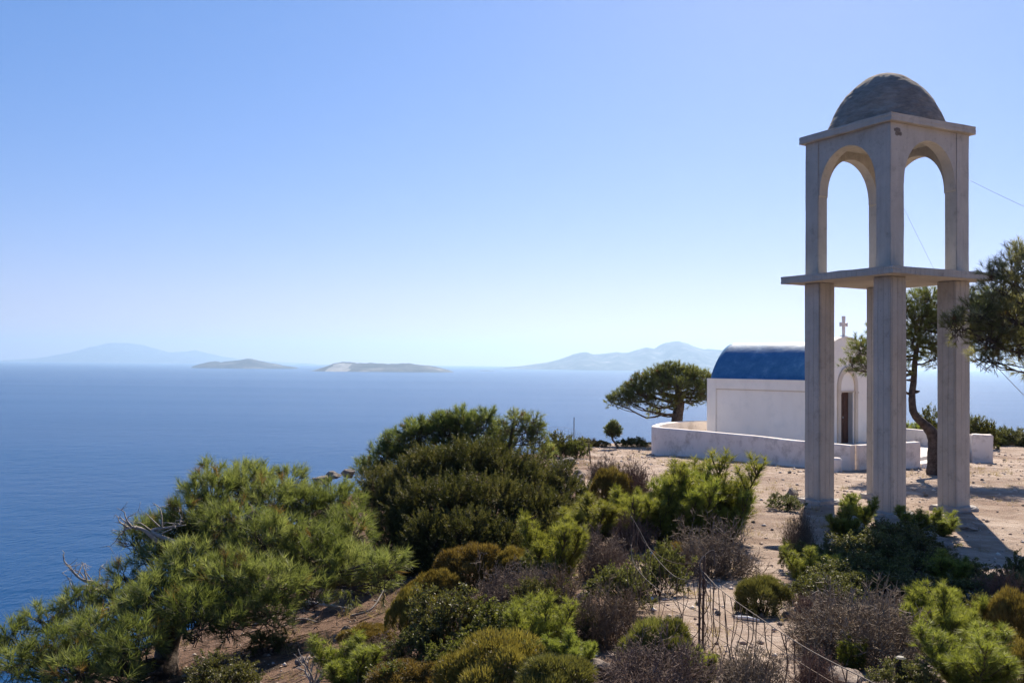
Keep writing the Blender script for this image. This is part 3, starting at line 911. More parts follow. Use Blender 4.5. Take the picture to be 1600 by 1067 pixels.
# ================================================================== plant generators
def tufts(mb, P, A, n, shoot, nl, nw, rng, spread=(0.35, 1.25), tint=None):
    """needle brushes: P (m,3) starts, A (m,3) shoot directions"""
    m = len(P)
    s = np.broadcast_to(np.asarray(shoot, float).reshape(-1, 1), (m, n))
    t = rng.random((m, n)) ** 0.7
    base = P[:, None] + A[:, None] * (t * s)[..., None]
    ph = spread[0] + (spread[1] - spread[0]) * rng.random((m, n)) * (1.0 - 0.45 * t)
    AA = np.broadcast_to(A[:, None], (m, n, 3)).reshape(-1, 3)
    q = perp(AA, rng)
    ph = ph.reshape(-1, 1)
    D = unit(AA * np.cos(ph) + q * np.sin(ph) + np.array([0, 0, -0.05]))
    L = np.broadcast_to(np.asarray(nl, float).reshape(-1, 1), (m, n)).reshape(-1) * rng.uniform(.7, 1.15, m * n)
    if tint is None: tint = np.clip(rng.normal(.5, .18, m), 0, 1)
    tt = np.repeat(tint, n); tt = np.where(tt < .05, tt, np.clip(tt + rng.normal(0, .07, m * n), .14, 1))
    blades(mb, base.reshape(-1, 3), D, L, nw, rng, tt)

def ball(n, rng, bias=0.4, up=0.0):
    d = unit(rng.normal(size=(n, 3)))
    d[:, 2] = np.where((d[:, 2] < 0) & (rng.random(n) < up), -d[:, 2], d[:, 2])
    return d, rng.random(n) ** bias

def limb(a, b, rng, n=9, droop=0.12, wig=0.06):
    t = np.linspace(0, 1, n)[:, None]
    L = np.linalg.norm(b - a)
    p = a + (b - a) * t
    p[:, 2] -= droop * L * (4 * t * (1 - t))[:, 0] * 0.7
    w = rng.normal(size=(n, 3)) * wig * L * np.sin(math.pi * t)
    k = np.array([.25, .5, .25])
    for c in range(3): w[:, c] = np.convolve(np.pad(w[:, c], 1, mode='edge'), k, 'valid')
    return p + w

def pine_tree(name, label, base, trunk, rads, clumps, seed, dens=150, nl=.12, nw=.006, n=30, mat='pine', cat='tree', group=None,
              dead=(), tuft_up=.55, shoot=.13, sub=7, limb_r=.05, flat=.8, rs=1.0):
    """trunk: world points; clumps: (x, y, z, radius) world"""
    rng = np.random.default_rng(seed)
    base = np.asarray(base, float)
    root = thing(name, label, cat, base, 0, group)
    tw = MB()
    tp = spline(trunk, 40); tr = np.interp(np.linspace(0, 1, 40), np.linspace(0, 1, len(rads)), rads)
    tube(tw, tp, tr, 12, wob=.05, rng=rng)
    link_mesh('trunk', tw.mesh('trunk', True, base), M['bark'], root)
    lw = MB(); fo = MB()
    for (cx, cy, cz, r) in clumps:
        r = r * rs
        c = np.array([cx, cy, cz])
        # limb from a lower point of the trunk
        dd = np.linalg.norm(tp - c, axis=1) + 0.8 * np.clip(tp[:, 2] - (c[2] - .35 * r), 0, None) * 2
        dd[:6] += 1.0
        i = int(np.argmin(dd)); a = tp[i]
        lp = limb(a, c, rng)
        r0 = min(tr[i] * .5, limb_r * (0.35 + r))
        tube(lw, lp, np.linspace(r0, r0 * .3, len(lp)), 6, wob=.06, rng=rng)
        for k in range(sub):
            d = unit(rng.normal(size=3) + np.array([0, 0, .35]))
            s0 = lp[rng.integers(len(lp) // 2, len(lp))]
            e = c + d * r * np.array([1, 1, flat]) * rng.uniform(.6, .95)
            q = limb(s0, e, rng, 6, .05, .07)
            tube(lw, q, np.linspace(r0 * .4, .006, len(q)), 4)
        m = int(dens * r ** 2 / .25)
        d, rr = ball(m, rng, .33, .35)
        P = c + d * (rr * r)[:, None] * np.array([1, 1, flat])
        P += rng.normal(size=P.shape) * .04 * r
        A = unit(d * .75 + np.array([0, 0, tuft_up]) + rng.normal(size=P.shape) * .35)
        ct = rng.normal(.48, .1)
        tint = np.where(rng.random(m) < .035, .02, np.clip(ct + rng.normal(0, .16, m), .2, 1))
        tufts(fo, P, A, n, shoot, nl, nw, rng, tint=tint)
        # bare twig carrying each second tuft
        sel = rng.random(m) < .5
        sticks(lw, P[sel] - A[sel] * (.16 + .12 * rng.random(sel.sum()))[:, None] - (P[sel] - c) * .25, P[sel] + A[sel] * shoot * .8, .006, .003, rng)
    link_mesh('branches', lw.mesh('branches', False, base), M['bark'], root)
    link_mesh('crown', fo.mesh('crown', False, base), M[mat], root)
    for pts in dead:
        dm = MB()
        P = [np.asarray(p, float) for p in pts]
        sp = spline(P, 16)
        tube(dm, sp, np.linspace(.035, .008, 16), 6, wob=.08, rng=rng)
        for k in range(9):
            s0 = sp[rng.integers(4, 15)]
            e = s0 + unit(unit(sp[-1] - sp[0]) * .5 + rng.normal(size=3) * .7) * rng.uniform(.15, .4)
            q = limb(s0, e, rng, 6, -.1, .12); tube(dm, q, np.linspace(.011, .003, 6), 4)
            for k2 in range(2):
                s1 = q[rng.integers(2, 6)]; e1 = s1 + unit(rng.normal(size=3) + np.array([0, 0, .4])) * rng.uniform(.06, .18)
                tube(dm, limb(s1, e1, rng, 4, 0, .1), np.linspace(.005, .002, 4), 3)
        link_mesh('dead_branch', dm.mesh('dead_branch', False, base), M['deadwood'], root)
    return root

# --- unit shrubs (about 1 m wide, base at the origin); meshes are shared by the copies
def twig_skeleton(rng, stems, levels, spread, up, L0, shrink, split=(2, 3), jit=.35):
    """returns list of levels: (A, B, ra, rb)"""
    d = unit(np.stack([rng.normal(size=stems) * spread, rng.normal(size=stems) * spread, up + .4 * rng.random(stems)], 1))
    P = np.stack([rng.normal(size=stems) * .05, rng.normal(size=stems) * .05, np.full(stems, -.06)], 1)
    L = L0 * rng.uniform(.75, 1.2, stems); r = .010
    out = []
    for lv in range(levels):
        Q = P + d * L[:, None]
        out.append((P, Q, r, r * .65, d))
        k = rng.integers(split[0], split[1] + 1, len(P))
        P = np.repeat(Q, k, 0); dd = np.repeat(d, k, 0); LL = np.repeat(L, k)
        P = P - dd * (LL * rng.random(len(P)) * .35)[:, None]
        d = unit(dd + rng.normal(size=dd.shape) * jit * 1.6 + np.array([0, 0, .12])); L = LL * shrink * rng.uniform(.7, 1.2, len(LL)); r *= .62
    return out

def fit(mbs, w=1.0, h=1.0):
    """scale a set of builders so the plant is w wide and h high"""
    allv = np.concatenate([v for mb in mbs for v in mb.V])
    lo, hi = np.percentile(allv, 1, axis=0), np.percentile(allv, 99, axis=0)
    sx_ = w / max(hi[0] - lo[0], hi[1] - lo[1]); cx = (hi + lo) / 2
    sz_ = h / hi[2]
    for mb in mbs:
        mb.V = [np.stack([(v[:, 0] - cx[0]) * sx_, (v[:, 1] - cx[1]) * sx_, v[:, 2] * sz_], 1) for v in mb.V]

def dry_shrub(seed):
    rng = np.random.default_rng(seed)
    mb = MB()
    sk = twig_skeleton(rng, 62, 6, .85, .5, .24, .72, (2, 3), .36)
    for P, Q, ra, rb, d in sk:
        t = np.clip(rng.normal(.45, .2, len(P)), 0, 1)
        sticks(mb, P, Q, max(ra * .7, .0024), max(rb * .7, .0019), rng, tint=t)
    fit([mb])
    return {'twigs': mb}

def leafy_shrub(seed, leaf=.035, per=7, spread=.6, up=.7, lv=5):
    rng = np.random.default_rng(seed)
    st, fo = MB(), MB()
    sk = twig_skeleton(rng, 20, lv, spread, up, .3, .68, (2, 3), .32)
    for i, (P, Q, ra, rb, d) in enumerate(sk):
        sticks(st, P, Q, max(ra, .003), max(rb, .002), rng)
        if i >= lv - 2:
            pr = per * (2 if i == lv - 1 else 1)
            t = rng.random((len(P), pr))
            B = (P[:, None] + (Q - P)[:, None] * (t * 1.15)[..., None]).reshape(-1, 3)
            D = unit(np.repeat(d, pr, 0) * .6 + rng.normal(size=B.shape) * .75 + np.array([0, 0, .3]))
            tt = np.clip(np.repeat(rng.normal(.45, .15, len(P)), pr) + rng.normal(0, .12, len(B)), 0, 1)
            leaves(fo, B + D * .004, D, leaf * rng.uniform(.6, 1.2, len(B)), leaf * .42, rng, tt)
    fit([fo, st])
    return {'foliage': fo, 'stems': st}

def cushion(seed, lobes=15, n=20000, bl=.042, bw=.010):
    """dense lumpy cushion of short upright shoots"""
    rng = np.random.default_rng(seed)
    fo, st = MB(), MB()
    C = [(0, 0, .20, .26)]
    for k in range(lobes - 1):
        a = 2.4 * k + rng.uniform(-.4, .4); q = .09 + .24 * math.sqrt((k + .5) / lobes) + rng.uniform(-.04, .04)
        C.append((q * math.cos(a), q * math.sin(a), max(.02, .36 - .75 * q + rng.uniform(-.05, .07)), rng.uniform(.12, .20)))
    C = np.array(C)
    k = rng.integers(0, lobes, n * 3)
    d, rr = ball(n * 3, rng, .10, .75)
    bumpy = 1 + .5 * fbm(d[:, 0] * 3 + k * 3.1, d[:, 1] * 3 + d[:, 2] * 4, 4, seed)
    P = C[k, :3] + d * (C[k, 3] * rr * bumpy)[:, None]
    keep = P[:, 2] > -.02
    dist = np.linalg.norm(P[:, None] - C[None, :, :3], axis=2) / C[None, :, 3]
    keep &= (dist.min(1) > .70)
    P, d, k = P[keep][:n], d[keep][:n], k[keep][:n]
    lobe_t = rng.normal(.5, .09, lobes)
    D = unit(d * .8 + np.array([0, 0, .40]) + rng.normal(size=P.shape) * .42)
    tt = np.clip(lobe_t[k] + rng.normal(0, .17, len(P)), 0, 1)
    blades(fo, P, D, bl * rng.uniform(.6, 1.4, len(P)), bw, rng, tt)
    a0 = np.stack([rng.normal(size=90) * .05, rng.normal(size=90) * .05, np.full(90, -.05)], 1)
    sticks(st, a0, C[rng.integers(0, lobes, 90), :3] + rng.normal(size=(90, 3)) * .06, .007, .003, rng)
    fit([fo, st])
    return {'foliage': fo, 'stems': st}

def young_pine(seed, nl=.10, nw=.0052, n=30, open_=1.0):
    """bushy pine seedling: many upright shoots with long soft needles"""
    rng = np.random.default_rng(seed)
    fo, st = MB(), MB()
    PP, AA = [], []
    leaders = [(np.zeros(3), unit(np.array([rng.normal() * .1, rng.normal() * .1, 1.0])), .9)]
    for k in range(7):
        a = 6.28 * k / 7 + rng.uniform(-.3, .3)
        leaders.append((np.array([.05 * math.cos(a), .05 * math.sin(a), .0]), unit(np.array([.55 * math.cos(a), .55 * math.sin(a), 1.0]) * np.array([open_, open_, 1])), rng.uniform(.6, .95)))
    for b0, ax, H in leaders:
        t = np.linspace(0, 1, 12)[:, None]
        sp = b0 + ax * H * t + np.array([0, 0, .1]) * H * t ** 2 + rng.normal(size=(12, 3)) * .008
        tube(st, sp, np.linspace(.016 * H + .004, .004, 12), 6)
        for q_ in range(52):
            z = rng.uniform(.08, 1.0)
            c = sp[min(11, int(z * 11))]
            a = rng.uniform(0, 6.28)
            bl = H * (.27 * (1 - z) ** .6 + .09) * rng.uniform(.6, 1.3)
            el = .35 + .75 * z
            d = unit(np.array([math.cos(a) * math.cos(el), math.sin(a) * math.cos(el), math.sin(el)]) + ax * .3)
            e = c + d * bl + np.array([0, 0, .2 * bl])
            tube(st, limb(c, e, rng, 4, .1, .03), np.linspace(.006, .003, 4), 4)
            nt_ = max(2, int(bl / .06))
            for f in np.linspace(.25, 1, nt_):
                PP.append(c + (e - c) * f); AA.append(unit(d * .7 + np.array([0, 0, .55]) + rng.normal(size=3) * .4))
        for f in np.linspace(.4, 1, 9):
            PP.append(sp[min(11, int(f * 11))] - ax * .05); AA.append(unit(ax + np.array([0, 0, .3]) + rng.normal(size=3) * .2))
    PP = np.array(PP); AA = np.array(AA)
    tufts(fo, PP, AA, n, .055, nl, nw, rng, spread=(.25, 1.3), tint=np.clip(rng.normal(.48, .17, len(PP)), 0, 1))
    fit([fo, st])
    return {'foliage': fo, 'stems': st}

def plumes(mb, P, A, n, ln, bl, bw, rng, tint):
    """feathery juniper / tamarisk sprays"""
    m = len(P)
    t = rng.random((m, n))
    base = P[:, None] + A[:, None] * (t * np.asarray(ln).reshape(-1, 1))[..., None]
    AA = np.repeat(A, n, 0); tt = t.reshape(-1)
    q = perp(AA, rng)
    side = (1 - tt) * .09 * np.repeat(np.asarray(ln), n) / .35
    B = base.reshape(-1, 3) + q * (side * rng.random(len(q)))[:, None]
    D = unit(AA * .85 + q * .5 + rng.normal(size=q.shape) * .2)
    blades(mb, B, D, bl * rng.uniform(.6, 1.3, len(B)), bw, rng, np.clip(np.repeat(tint, n) + rng.normal(0, .1, len(B)), 0, 1))

def juniper_tree(name, label, base, clumps, seed, dens=150, ln=.34, n=70, mat='juniper', bl=.05, bw=.012):
    rng = np.random.default_rng(seed); base = np.asarray(base, float)
    root = thing(name, label, 'bush', base)
    fo, st = MB(), MB()
    for (cx, cy, cz, r) in clumps:
        c = np.array([cx, cy, cz])
        q = limb(base + np.array([rng.normal() * .15, rng.normal() * .15, -.1]), c, rng, 9, .03, .05)
        tube(st, q, np.linspace(.06, .015, 9), 6)
        m = int(dens * r * r / .25)
        d, rr = ball(m, rng, .28, .35)
        P = c + d * (rr * r * .9)[:, None]
        A = unit(d * .7 + np.array([0, 0, .55]) + rng.normal(size=P.shape) * .35)
        L = ln * rng.uniform(.6, 1.25, m)
        plumes(fo, P, A, n, L, bl, bw, rng, np.clip(rng.normal(.45, .10) + rng.normal(0, .22, m), 0, 1))
        sel = rng.random(m) < .35
        sticks(st, c + (P[sel] - c) * .3, P[sel] + A[sel] * L[sel][:, None] * .6, .008, .003, rng)
    link_mesh('branches', st.mesh('branches', False, base), M['twig'], root)
    link_mesh('crown', fo.mesh('crown', False, base), M[mat], root)
    return root

KIND = {}
def make_kind(key, builder, mats, seeds):
    KIND[key] = []
    for s in seeds:
        d = builder(s)
        KIND[key].append([(pn, mb.mesh(pn), mats[pn]) for pn, mb in d.items()])
make_kind('young', young_pine, {'foliage': 'pine_bright', 'stems': 'twig'}, (11, 12, 13))
make_kind('cushion', cushion, {'foliage': 'cushion', 'stems': 'twig'}, (21, 22, 23))
make_kind('dry', dry_shrub, {'twigs': 'dry'}, (31, 32, 33))
make_kind('drybrown', dry_shrub, {'twigs': 'drybrown'}, (34, 35))
make_kind('olive', leafy_shrub, {'foliage': 'olive', 'stems': 'twig'}, (41, 42, 43))
make_kind('fresh', lambda s: leafy_shrub(s, .04, 7), {'foliage': 'fresh', 'stems': 'twig'}, (51, 52))
make_kind('greenmound', lambda s: cushion(s, 13, 15000, .06, .010), {'foliage': 'moss', 'stems': 'twig'}, (61, 62))
for k_, lst in KIND.items():
    for parts_ in lst:
        for pn, me, mt in parts_:
            if not me.materials: me.materials.append(M[mt])
_cnt = {}
NAMES = {'young': 'young_pine', 'cushion': 'cushion_shrub', 'dry': 'dry_shrub', 'drybrown': 'dry_shrub', 'olive': 'leafy_shrub', 'fresh': 'leafy_shrub', 'greenmound': 'mound_shrub'}
CATS = {'young': 'young pine'}
_prng = np.random.default_rng(77)

def plant(kind, px, py, wpx, hpx, label, group=None, D=None, sink=0.03, var=None, pos=None, grow=1.14):
    """px, py: foot; wpx, hpx: width and height as surveyed in the photograph"""
    p = hit(px, py) if D is None else at(px, py, D)
    if D is not None: p[2] = float(T(p[0], p[1]))
    if pos is not None: p = np.array([pos[0], pos[1], float(T(pos[0], pos[1]))])
    k = p[1] / F
    i = _cnt.get(kind, 0); _cnt[kind] = i + 1
    parts_ = KIND[kind][(i if var is None else var) % len(KIND[kind])]
    root = thing(NAMES[kind], label, CATS.get(kind, 'bush'), p - np.array([0, 0, sink]), _prng.uniform(0, 6.28), group)
    g_ = (grow if px < 1150 or py > 1020 else 1.08) if D is None else 1.0
    root.scale = (wpx * k * g_, wpx * k * g_, hpx * k * (1 + (g_ - 1) * .5))
    for pn, me, mt in parts_:
        link_mesh(pn, me, None, root)
    return root
# ================================================================== trees
def W(lst, D, yref=0, slope=0):
    """clump list (px, py, radius px, depth offset) -> world"""
    out = []
    for c in lst:
        d = D + (c[3] if len(c) > 3 else 0) + (yref - c[1]) * slope
        p = at(c[0], c[1], d); out.append((p[0], p[1], p[2], c[2] * d / F))
    return out

# big pine leaning over the cliff, lower left
D0 = 12.6
tb = at(258, 1085, D0 - .4); tb[2] = float(T(tb[0], tb[1])) - .1
trunk = [tb, at(262, 1010, D0), at(285, 930, D0 + .1), at(345, 860, D0 + .2), at(400, 800, D0 + .3)]
cl = [(330, 775, 50), (385, 768, 48, .3), (430, 790, 55, .2), (300, 815, 48, -.2), (355, 830, 62, -.3), (420, 850, 65, -.4), (480, 800, 48, .4), (520, 790, 48, .6), (545, 835, 48, .3),
      (490, 870, 62, -.2), (545, 895, 55, 0), (590, 905, 36, -.3), (610, 880, 22, -.5), (250, 880, 36, -.2), (300, 890, 58, -.5), (365, 910, 62, -.7), (430, 920, 55, -.6), (225, 830, 24, .2), (215, 850, 26, .2), (262, 835, 36, .1),
      (195, 905, 26, .1), (185, 945, 40, -.2), (240, 945, 52, -.6), (130, 955, 42, 0), (150, 995, 45, -.5), (210, 1010, 48, -.8), (70, 975, 30, .1), (90, 1015, 40, -.3), (20, 1000, 28, 0), (30, 1045, 36, -.3), (-30, 1030, 40, 0), (120, 1055, 38, -.6),
      (300, 960, 50, -.8), (360, 975, 38, -.6), (420, 960, 38, -.5), (480, 930, 40, -.2), (330, 740, 20, .3), (372, 738, 16, .4), (405, 745, 18, .4), (455, 755, 26, .6), (60, 1075, 30, -.2), (185, 1070, 30, -.6), (330, 850, 50, .3), (400, 880, 50, .2), (450, 870, 50, .3), (270, 930, 46, -.2), (330, 940, 44, -.3), (150, 1030, 44, -.2), (90, 1050, 36, .1), (215, 980, 36, .2), (520, 855, 40, .4), (280, 850, 36, .3), (310, 985, 24, -.8), (190, 1030, 32, -.6)]
dead = [[at(180, 935, D0 - .2), at(150, 912, D0 - .2), at(128, 905, D0 - .3), at(110, 890, D0 - .3)],
        [at(200, 925, D0 - .3), at(165, 925, D0 - .35), at(130, 915, D0 - .4), at(122, 938, D0 - .4)],
        [at(285, 850, D0), at(250, 838, D0), at(238, 828, D0), at(262, 824, D0 + .1), at(290, 820, D0 + .1)],
        [at(250, 850, D0 + .1), at(225, 828, D0 + .1), at(200, 824, D0), at(190, 836, D0)]]
pine_tree('pine_tree', 'large spreading pine with bleached dead branches leaning over the sea', tb, trunk, [.17, .15, .13, .10, .05], W(cl, D0, 900, .0105), 3,
          dens=195, nl=.15, nw=.0065, n=40, dead=dead, limb_r=.05, shoot=.15, rs=.84, flat=.72)

# pine crown hanging in from the right edge, in front of the right pier
D1 = 16.2
tb = at(1760, 800, D1); tb[2] = float(T(tb[0], tb[1])) - .1
trunk = [tb, at(1745, 720, D1), at(1720, 620, D1), at(1680, 540, D1), at(1650, 480, D1)]
cl = [(1500, 515, 32), (1530, 490, 42, .1), (1545, 530, 42, -.1), (1560, 455, 46, .2), (1590, 425, 50, .3), (1580, 500, 52, 0), (1590, 545, 42, -.1), (1625, 470, 62, .3), (1640, 540, 55, .2), (1628, 410, 46, .5), (1665, 430, 62, .5),
      (1555, 565, 26, 0), (1535, 562, 20, 0), (1610, 575, 28, .2), (1690, 500, 70, .4), (1720, 440, 70, .5), (1740, 540, 60, .3), (1490, 500, 16, -.1), (1770, 480, 60, .3), (1555, 425, 24, .2), (1595, 392, 22, .4)]
pine_tree('pine_tree', 'backlit green pine crown reaching in front of the right tower pier', tb, trunk, [.16, .14, .12, .09, .05], W(cl, D1), 8, dens=180, nl=.13, nw=.0065, n=28, limb_r=.04, mat='pine_backlit', rs=.76, flat=.7)

# leaning pine with twisted trunk behind the tower
D2 = 29.0
tb = hit(1461, 742); D2 = tb[1]
tb = tb - np.array([0, 0, .1])
trunk = [tb, at(1461, 705, D2), at(1457, 678, D2), at(1441, 660, D2), at(1428, 645, D2), at(1425, 620, D2), at(1428, 590, D2), at(1430, 560, D2), at(1436, 530, D2), at(1440, 500, D2)]
cl = [(1345, 548, 20), (1330, 572, 14, -.3), (1352, 572, 16, .2), (1385, 545, 28, .3), (1385, 515, 26), (1425, 500, 32), (1440, 475, 28, .2), (1455, 520, 36, .2), (1425, 540, 28, -.2), (1480, 500, 34, .3), (1490, 540, 30, .1), (1462, 560, 22, 0),
      (1505, 520, 30, .4), (1410, 575, 14, 0), (1452, 465, 16, .2), (1400, 480, 24, .2), (1340, 535, 10, .1), (1500, 470, 26, .2), (1530, 500, 36, .4), (1560, 480, 40, .6), (1595, 500, 40, .6), (1625, 520, 36, .4), (1540, 530, 30, .2), (1580, 530, 30, .2), (1650, 490, 40, .8)]
tr2 = pine_tree('pine_tree', 'pine with a dark crooked trunk standing behind the tower piers', tb, trunk, [.24, .21, .18, .13, .11, .10, .09, .075, .06, .04], W(cl, D2), 14, dens=150, nl=.15, nw=.010, n=24, limb_r=.07, sub=6)
# snags on the crooked trunk
rng = np.random.default_rng(4)
for (x0, y0, x1, y1) in ((1427, 592, 1415, 594), (1424, 616, 1412, 611), (1431, 612, 1437, 611), (1428, 581, 1421, 578)):
    sm = MB()
    a, b_ = at(x0, y0, D2), at(x1, y1, D2 - .1)
    tube(sm, limb(a, b_, rng, 5, .05, .05), np.linspace(.06, .02, 5), 6)
    link_mesh('snag', sm.mesh('snag', False, tb), M['bark'], tr2)

# umbrella pine left of the chapel
D3 = 45.5
tb = at(1058, 668, D3); tb[2] = float(T(tb[0], tb[1])) - .1
trunk = [tb, at(1058, 655, D3), at(1060, 643, D3), at(1062, 630, D3), at(1060, 612, D3), at(1055, 598, D3)]
cl = [(958, 629, 12), (972, 622, 16), (988, 612, 18, .3), (1003, 600, 18), (1020, 594, 20, .4), (1038, 590, 18), (1056, 588, 18, .3), (1075, 590, 18), (1093, 592, 18, .3), (1110, 600, 18, .4), (1005, 618, 18, -.5), (1030, 610, 20, -.6), (1060, 606, 20, -.6), (1088, 610, 18, -.5),
      (985, 628, 12, -.4), (1018, 630, 11, -.3), (1046, 628, 12, -.3), (1080, 624, 14, -.2), (1105, 622, 13, 0), (1122, 610, 16, .3), (1018, 643, 7, 0), (1030, 646, 6, 0), (1045, 577, 10, .1), (1060, 575, 9, .2), (1028, 580, 9, .2), (1080, 580, 9, .1)]
pine_tree('pine_tree', 'umbrella shaped pine above the sea left of the chapel', tb, trunk, [.30, .27, .25, .22, .16, .1], W(cl, D3), 21, dens=130, nl=.17, nw=.016, n=22, limb_r=.09, sub=6, flat=.8, shoot=.18, rs=.95)

# small round sapling on the edge
D4 = hit(966, 701)[1]
tb = hit(966, 701) - np.array([0, 0, .05])
trunk = [tb, at(962, 693, D4), at(957, 686, D4), at(957, 676, D4)]
cl = [(958, 668, 8.5), (951, 671, 6), (965, 672, 6), (959, 662, 5), (954, 678, 4, .1), (963, 679, 4, .1), (958, 674, 7), (951, 677, 5), (966, 677, 5), (958, 680, 5)]
pine_tree('sapling', 'small round sapling on a thin bent stem at the terrace edge', tb, trunk, [.05, .045, .04, .03], W(cl, D4), 5, dens=420, nl=.11, nw=.011, n=22, limb_r=.02, sub=4, mat='pine', shoot=.08)

# dark juniper mass in the middle
DJ = 16.6
tb = at(740, 905, DJ - .6); tb[2] = float(T(tb[0], tb[1]))
cl = [(640, 765, 42, .6), (690, 748, 42, .7), (740, 745, 42, .6), (790, 755, 42, .5), (838, 770, 38, .3), (600, 800, 40, .5), (650, 805, 48, 0), (710, 795, 50, -.2), (775, 800, 50, -.3), (835, 810, 44, -.2), (880, 805, 30, 0), (620, 850, 46, 0), (675, 855, 50, -.6),
      (735, 855, 54, -.8), (795, 865, 46, -.8), (850, 860, 38, -.5), (640, 900, 40, -.5), (700, 905, 40, -.8), (760, 905, 38, -.9), (882, 770, 20, .2), (590, 765, 26, .7), (815, 900, 30, -.9), (605, 890, 30, -.2), (660, 725, 20, .6), (770, 715, 20, .6), (720, 715, 20, .6), (825, 735, 22, .4), (870, 840, 30, -.5), (895, 825, 22, -.3), (882, 745, 16, .3)]
juniper_tree('juniper', 'big dark juniper bush between the large pine and the terrace', tb, W(cl, DJ, 830, .007), 9, dens=330, n=64, ln=.27, bl=.042, bw=.011)

# lighter pines showing above the juniper
DP = 20.0
tb = at(720, 800, DP); tb[2] = float(T(tb[0], tb[1]))
trunk = [tb, at(715, 760, DP), at(712, 710, DP), at(712, 675, DP)]
cl = [(625, 695, 26, .1), (655, 680, 28), (690, 675, 28), (722, 668, 26), (752, 668, 22), (762, 654, 14), (722, 654, 16), (600, 715, 24), (690, 665, 18), (780, 690, 22), (650, 672, 14), (575, 735, 20), (640, 718, 26), (690, 712, 30), (740, 705, 28), (780, 712, 22), (600, 745, 22)]
pine_tree('pine_tree', 'light green pine rising behind the dark juniper bush', tb, trunk, [.1, .09, .07, .03], W(cl, DP), 31, dens=300, nl=.13, nw=.008, n=26, limb_r=.04)
tb = at(797, 790, DP - .4); tb[2] = float(T(tb[0], tb[1]))
trunk = [tb, at(797, 750, DP - .4), at(796, 705, DP - .4), at(802, 660, DP - .4)]
cl = [(805, 658, 14), (790, 672, 13), (822, 668, 16, .1), (835, 660, 12), (820, 685, 16), (842, 690, 12, .1), (775, 690, 14), (838, 672, 11), (800, 700, 12), (850, 712, 16, .1)]
pine_tree('pine_tree', 'slender open pine top with a visible stem right of the juniper', tb, trunk, [.07, .06, .045, .02], W(cl, DP - .4), 33, dens=260, nl=.12, nw=.008, n=26, limb_r=.03)

# ================================================================== shrubs
g = 'young pines among the scrub'
plant('young', 1103, 842, 118, 120, 'tallest bright green young pine, in front of the sandy path', g, var=0)
plant('young', 1045, 850, 88, 92, 'bright young pine just left of the tallest one', g, var=1)
plant('young', 995, 852, 80, 78, 'bright young pine behind the bent rusty wire loop', g, var=2)
plant('young', 928, 852, 84, 72, 'yellow green young pine beside the rocky bank', g, var=1)
plant('young', 868, 915, 88, 98, 'yellow green young pine against the dark juniper', g, var=2)
plant('young', 1138, 850, 60, 80, 'young pine bordering the sandy path above the big grey dry bush', g, var=2)
plant('young', 838, 1030, 84, 92, 'bright upright young pine behind the large lower cushion shrub', g, var=0)
plant('young', 890, 1056, 66, 66, 'small pale green young pine at the foot of the gravel gully', g, var=1)
plant('young', 546, 1075, 92, 72, 'lime green young pine on the red soil at the bottom edge', g, var=2)
plant('young', 1462, 1030, 92, 104, 'bright young pine right of the wide brown dry bush', g, var=1)
plant('young', 1500, 1006, 60, 78, 'young pine tucked behind two others at the lower right', g, var=2)
plant('young', 1518, 1085, 122, 104, 'nearest yellow green young pine cut by the bottom edge at right', g, var=0)
plant('young', 1331, 1046, 44, 50, 'tiny young pine in front of the wide brown dry bush', g, var=2)
plant('young', 1096, 1072, 46, 60, 'tiny bright young pine growing through the grey twigs by the fence', g, var=1)
plant('young', 1247, 902, 30, 30, 'tiny lit young pine at the left edge of the tower shadow', g, var=2)
plant('young', 1468, 838, 52, 36, 'young pine with lit tips beside the right tower pier', g, var=0)

g = 'shrubs in the shadow of the tower'
plant('young', 1318, 852, 50, 58, 'dark shaded pine seedling under the left half of the tower', g, var=1)
plant('olive', 1395, 866, 120, 52, 'wide dark shrub hiding the foot of the near tower pier', g, var=0)
plant('young', 1432, 835, 54, 42, 'dark shaded pine seedling between the near and right piers', g, var=2)
plant('olive', 1300, 898, 90, 52, 'dark shrub at the left side of the tower shadow', g, var=1)
plant('olive', 1372, 925, 120, 60, 'dark shrub in the middle of the tower shadow', g, var=2)
plant('olive', 1445, 905, 90, 46, 'dark shrub beside the flat shaded rock', g, var=0)
plant('young', 1272, 918, 66, 60, 'shaded pine seedling at the corner of the tower shadow', g, var=0)
plant('olive', 1592, 925, 60, 60, 'dark shaded shrub at the right edge below the shadow', g, var=1)
plant('young', 1480, 915, 66, 52, 'shaded pine seedling at the right side of the tower shadow', g, var=1)

g = 'golden cushion shrubs'
plant('cushion', 738, 918, 92, 64, 'golden cushion shrub directly under the juniper', g, var=0)
plant('cushion', 690, 938, 62, 46, 'small round golden cushion shrub left of the largest one', g, var=1)
plant('cushion', 662, 942, 54, 42, 'smallest golden cushion shrub near the red soil', g, var=2)
plant('cushion', 648, 1000, 74, 76, 'tall lumpy golden cushion shrub beside the dark leafy shrub', g, var=1)
plant('cushion', 775, 1095, 160, 96, 'largest brownish cushion shrub at the bottom edge', g, var=2)
plant('cushion', 805, 905, 62, 46, 'golden brown cushion shrub left of the yellow green young pine', g, var=0)
plant('cushion', 955, 792, 60, 56, 'dark olive cushion shrub on the rocky bank', g, var=1)
plant('cushion', 640, 1082, 110, 44, 'low yellowish cushion shrub at the bottom left of the scrub', g, var=0)
plant('cushion', 1578, 1010, 84, 84, 'large golden cushion shrub at the right edge', g, var=2)
plant('cushion', 1600, 1075, 70, 70, 'golden cushion shrub in the lower right corner', g, var=1)
plant('cushion', 570, 1010, 70, 34, 'flat rusty cushion shrub on the red soil', g, var=2)

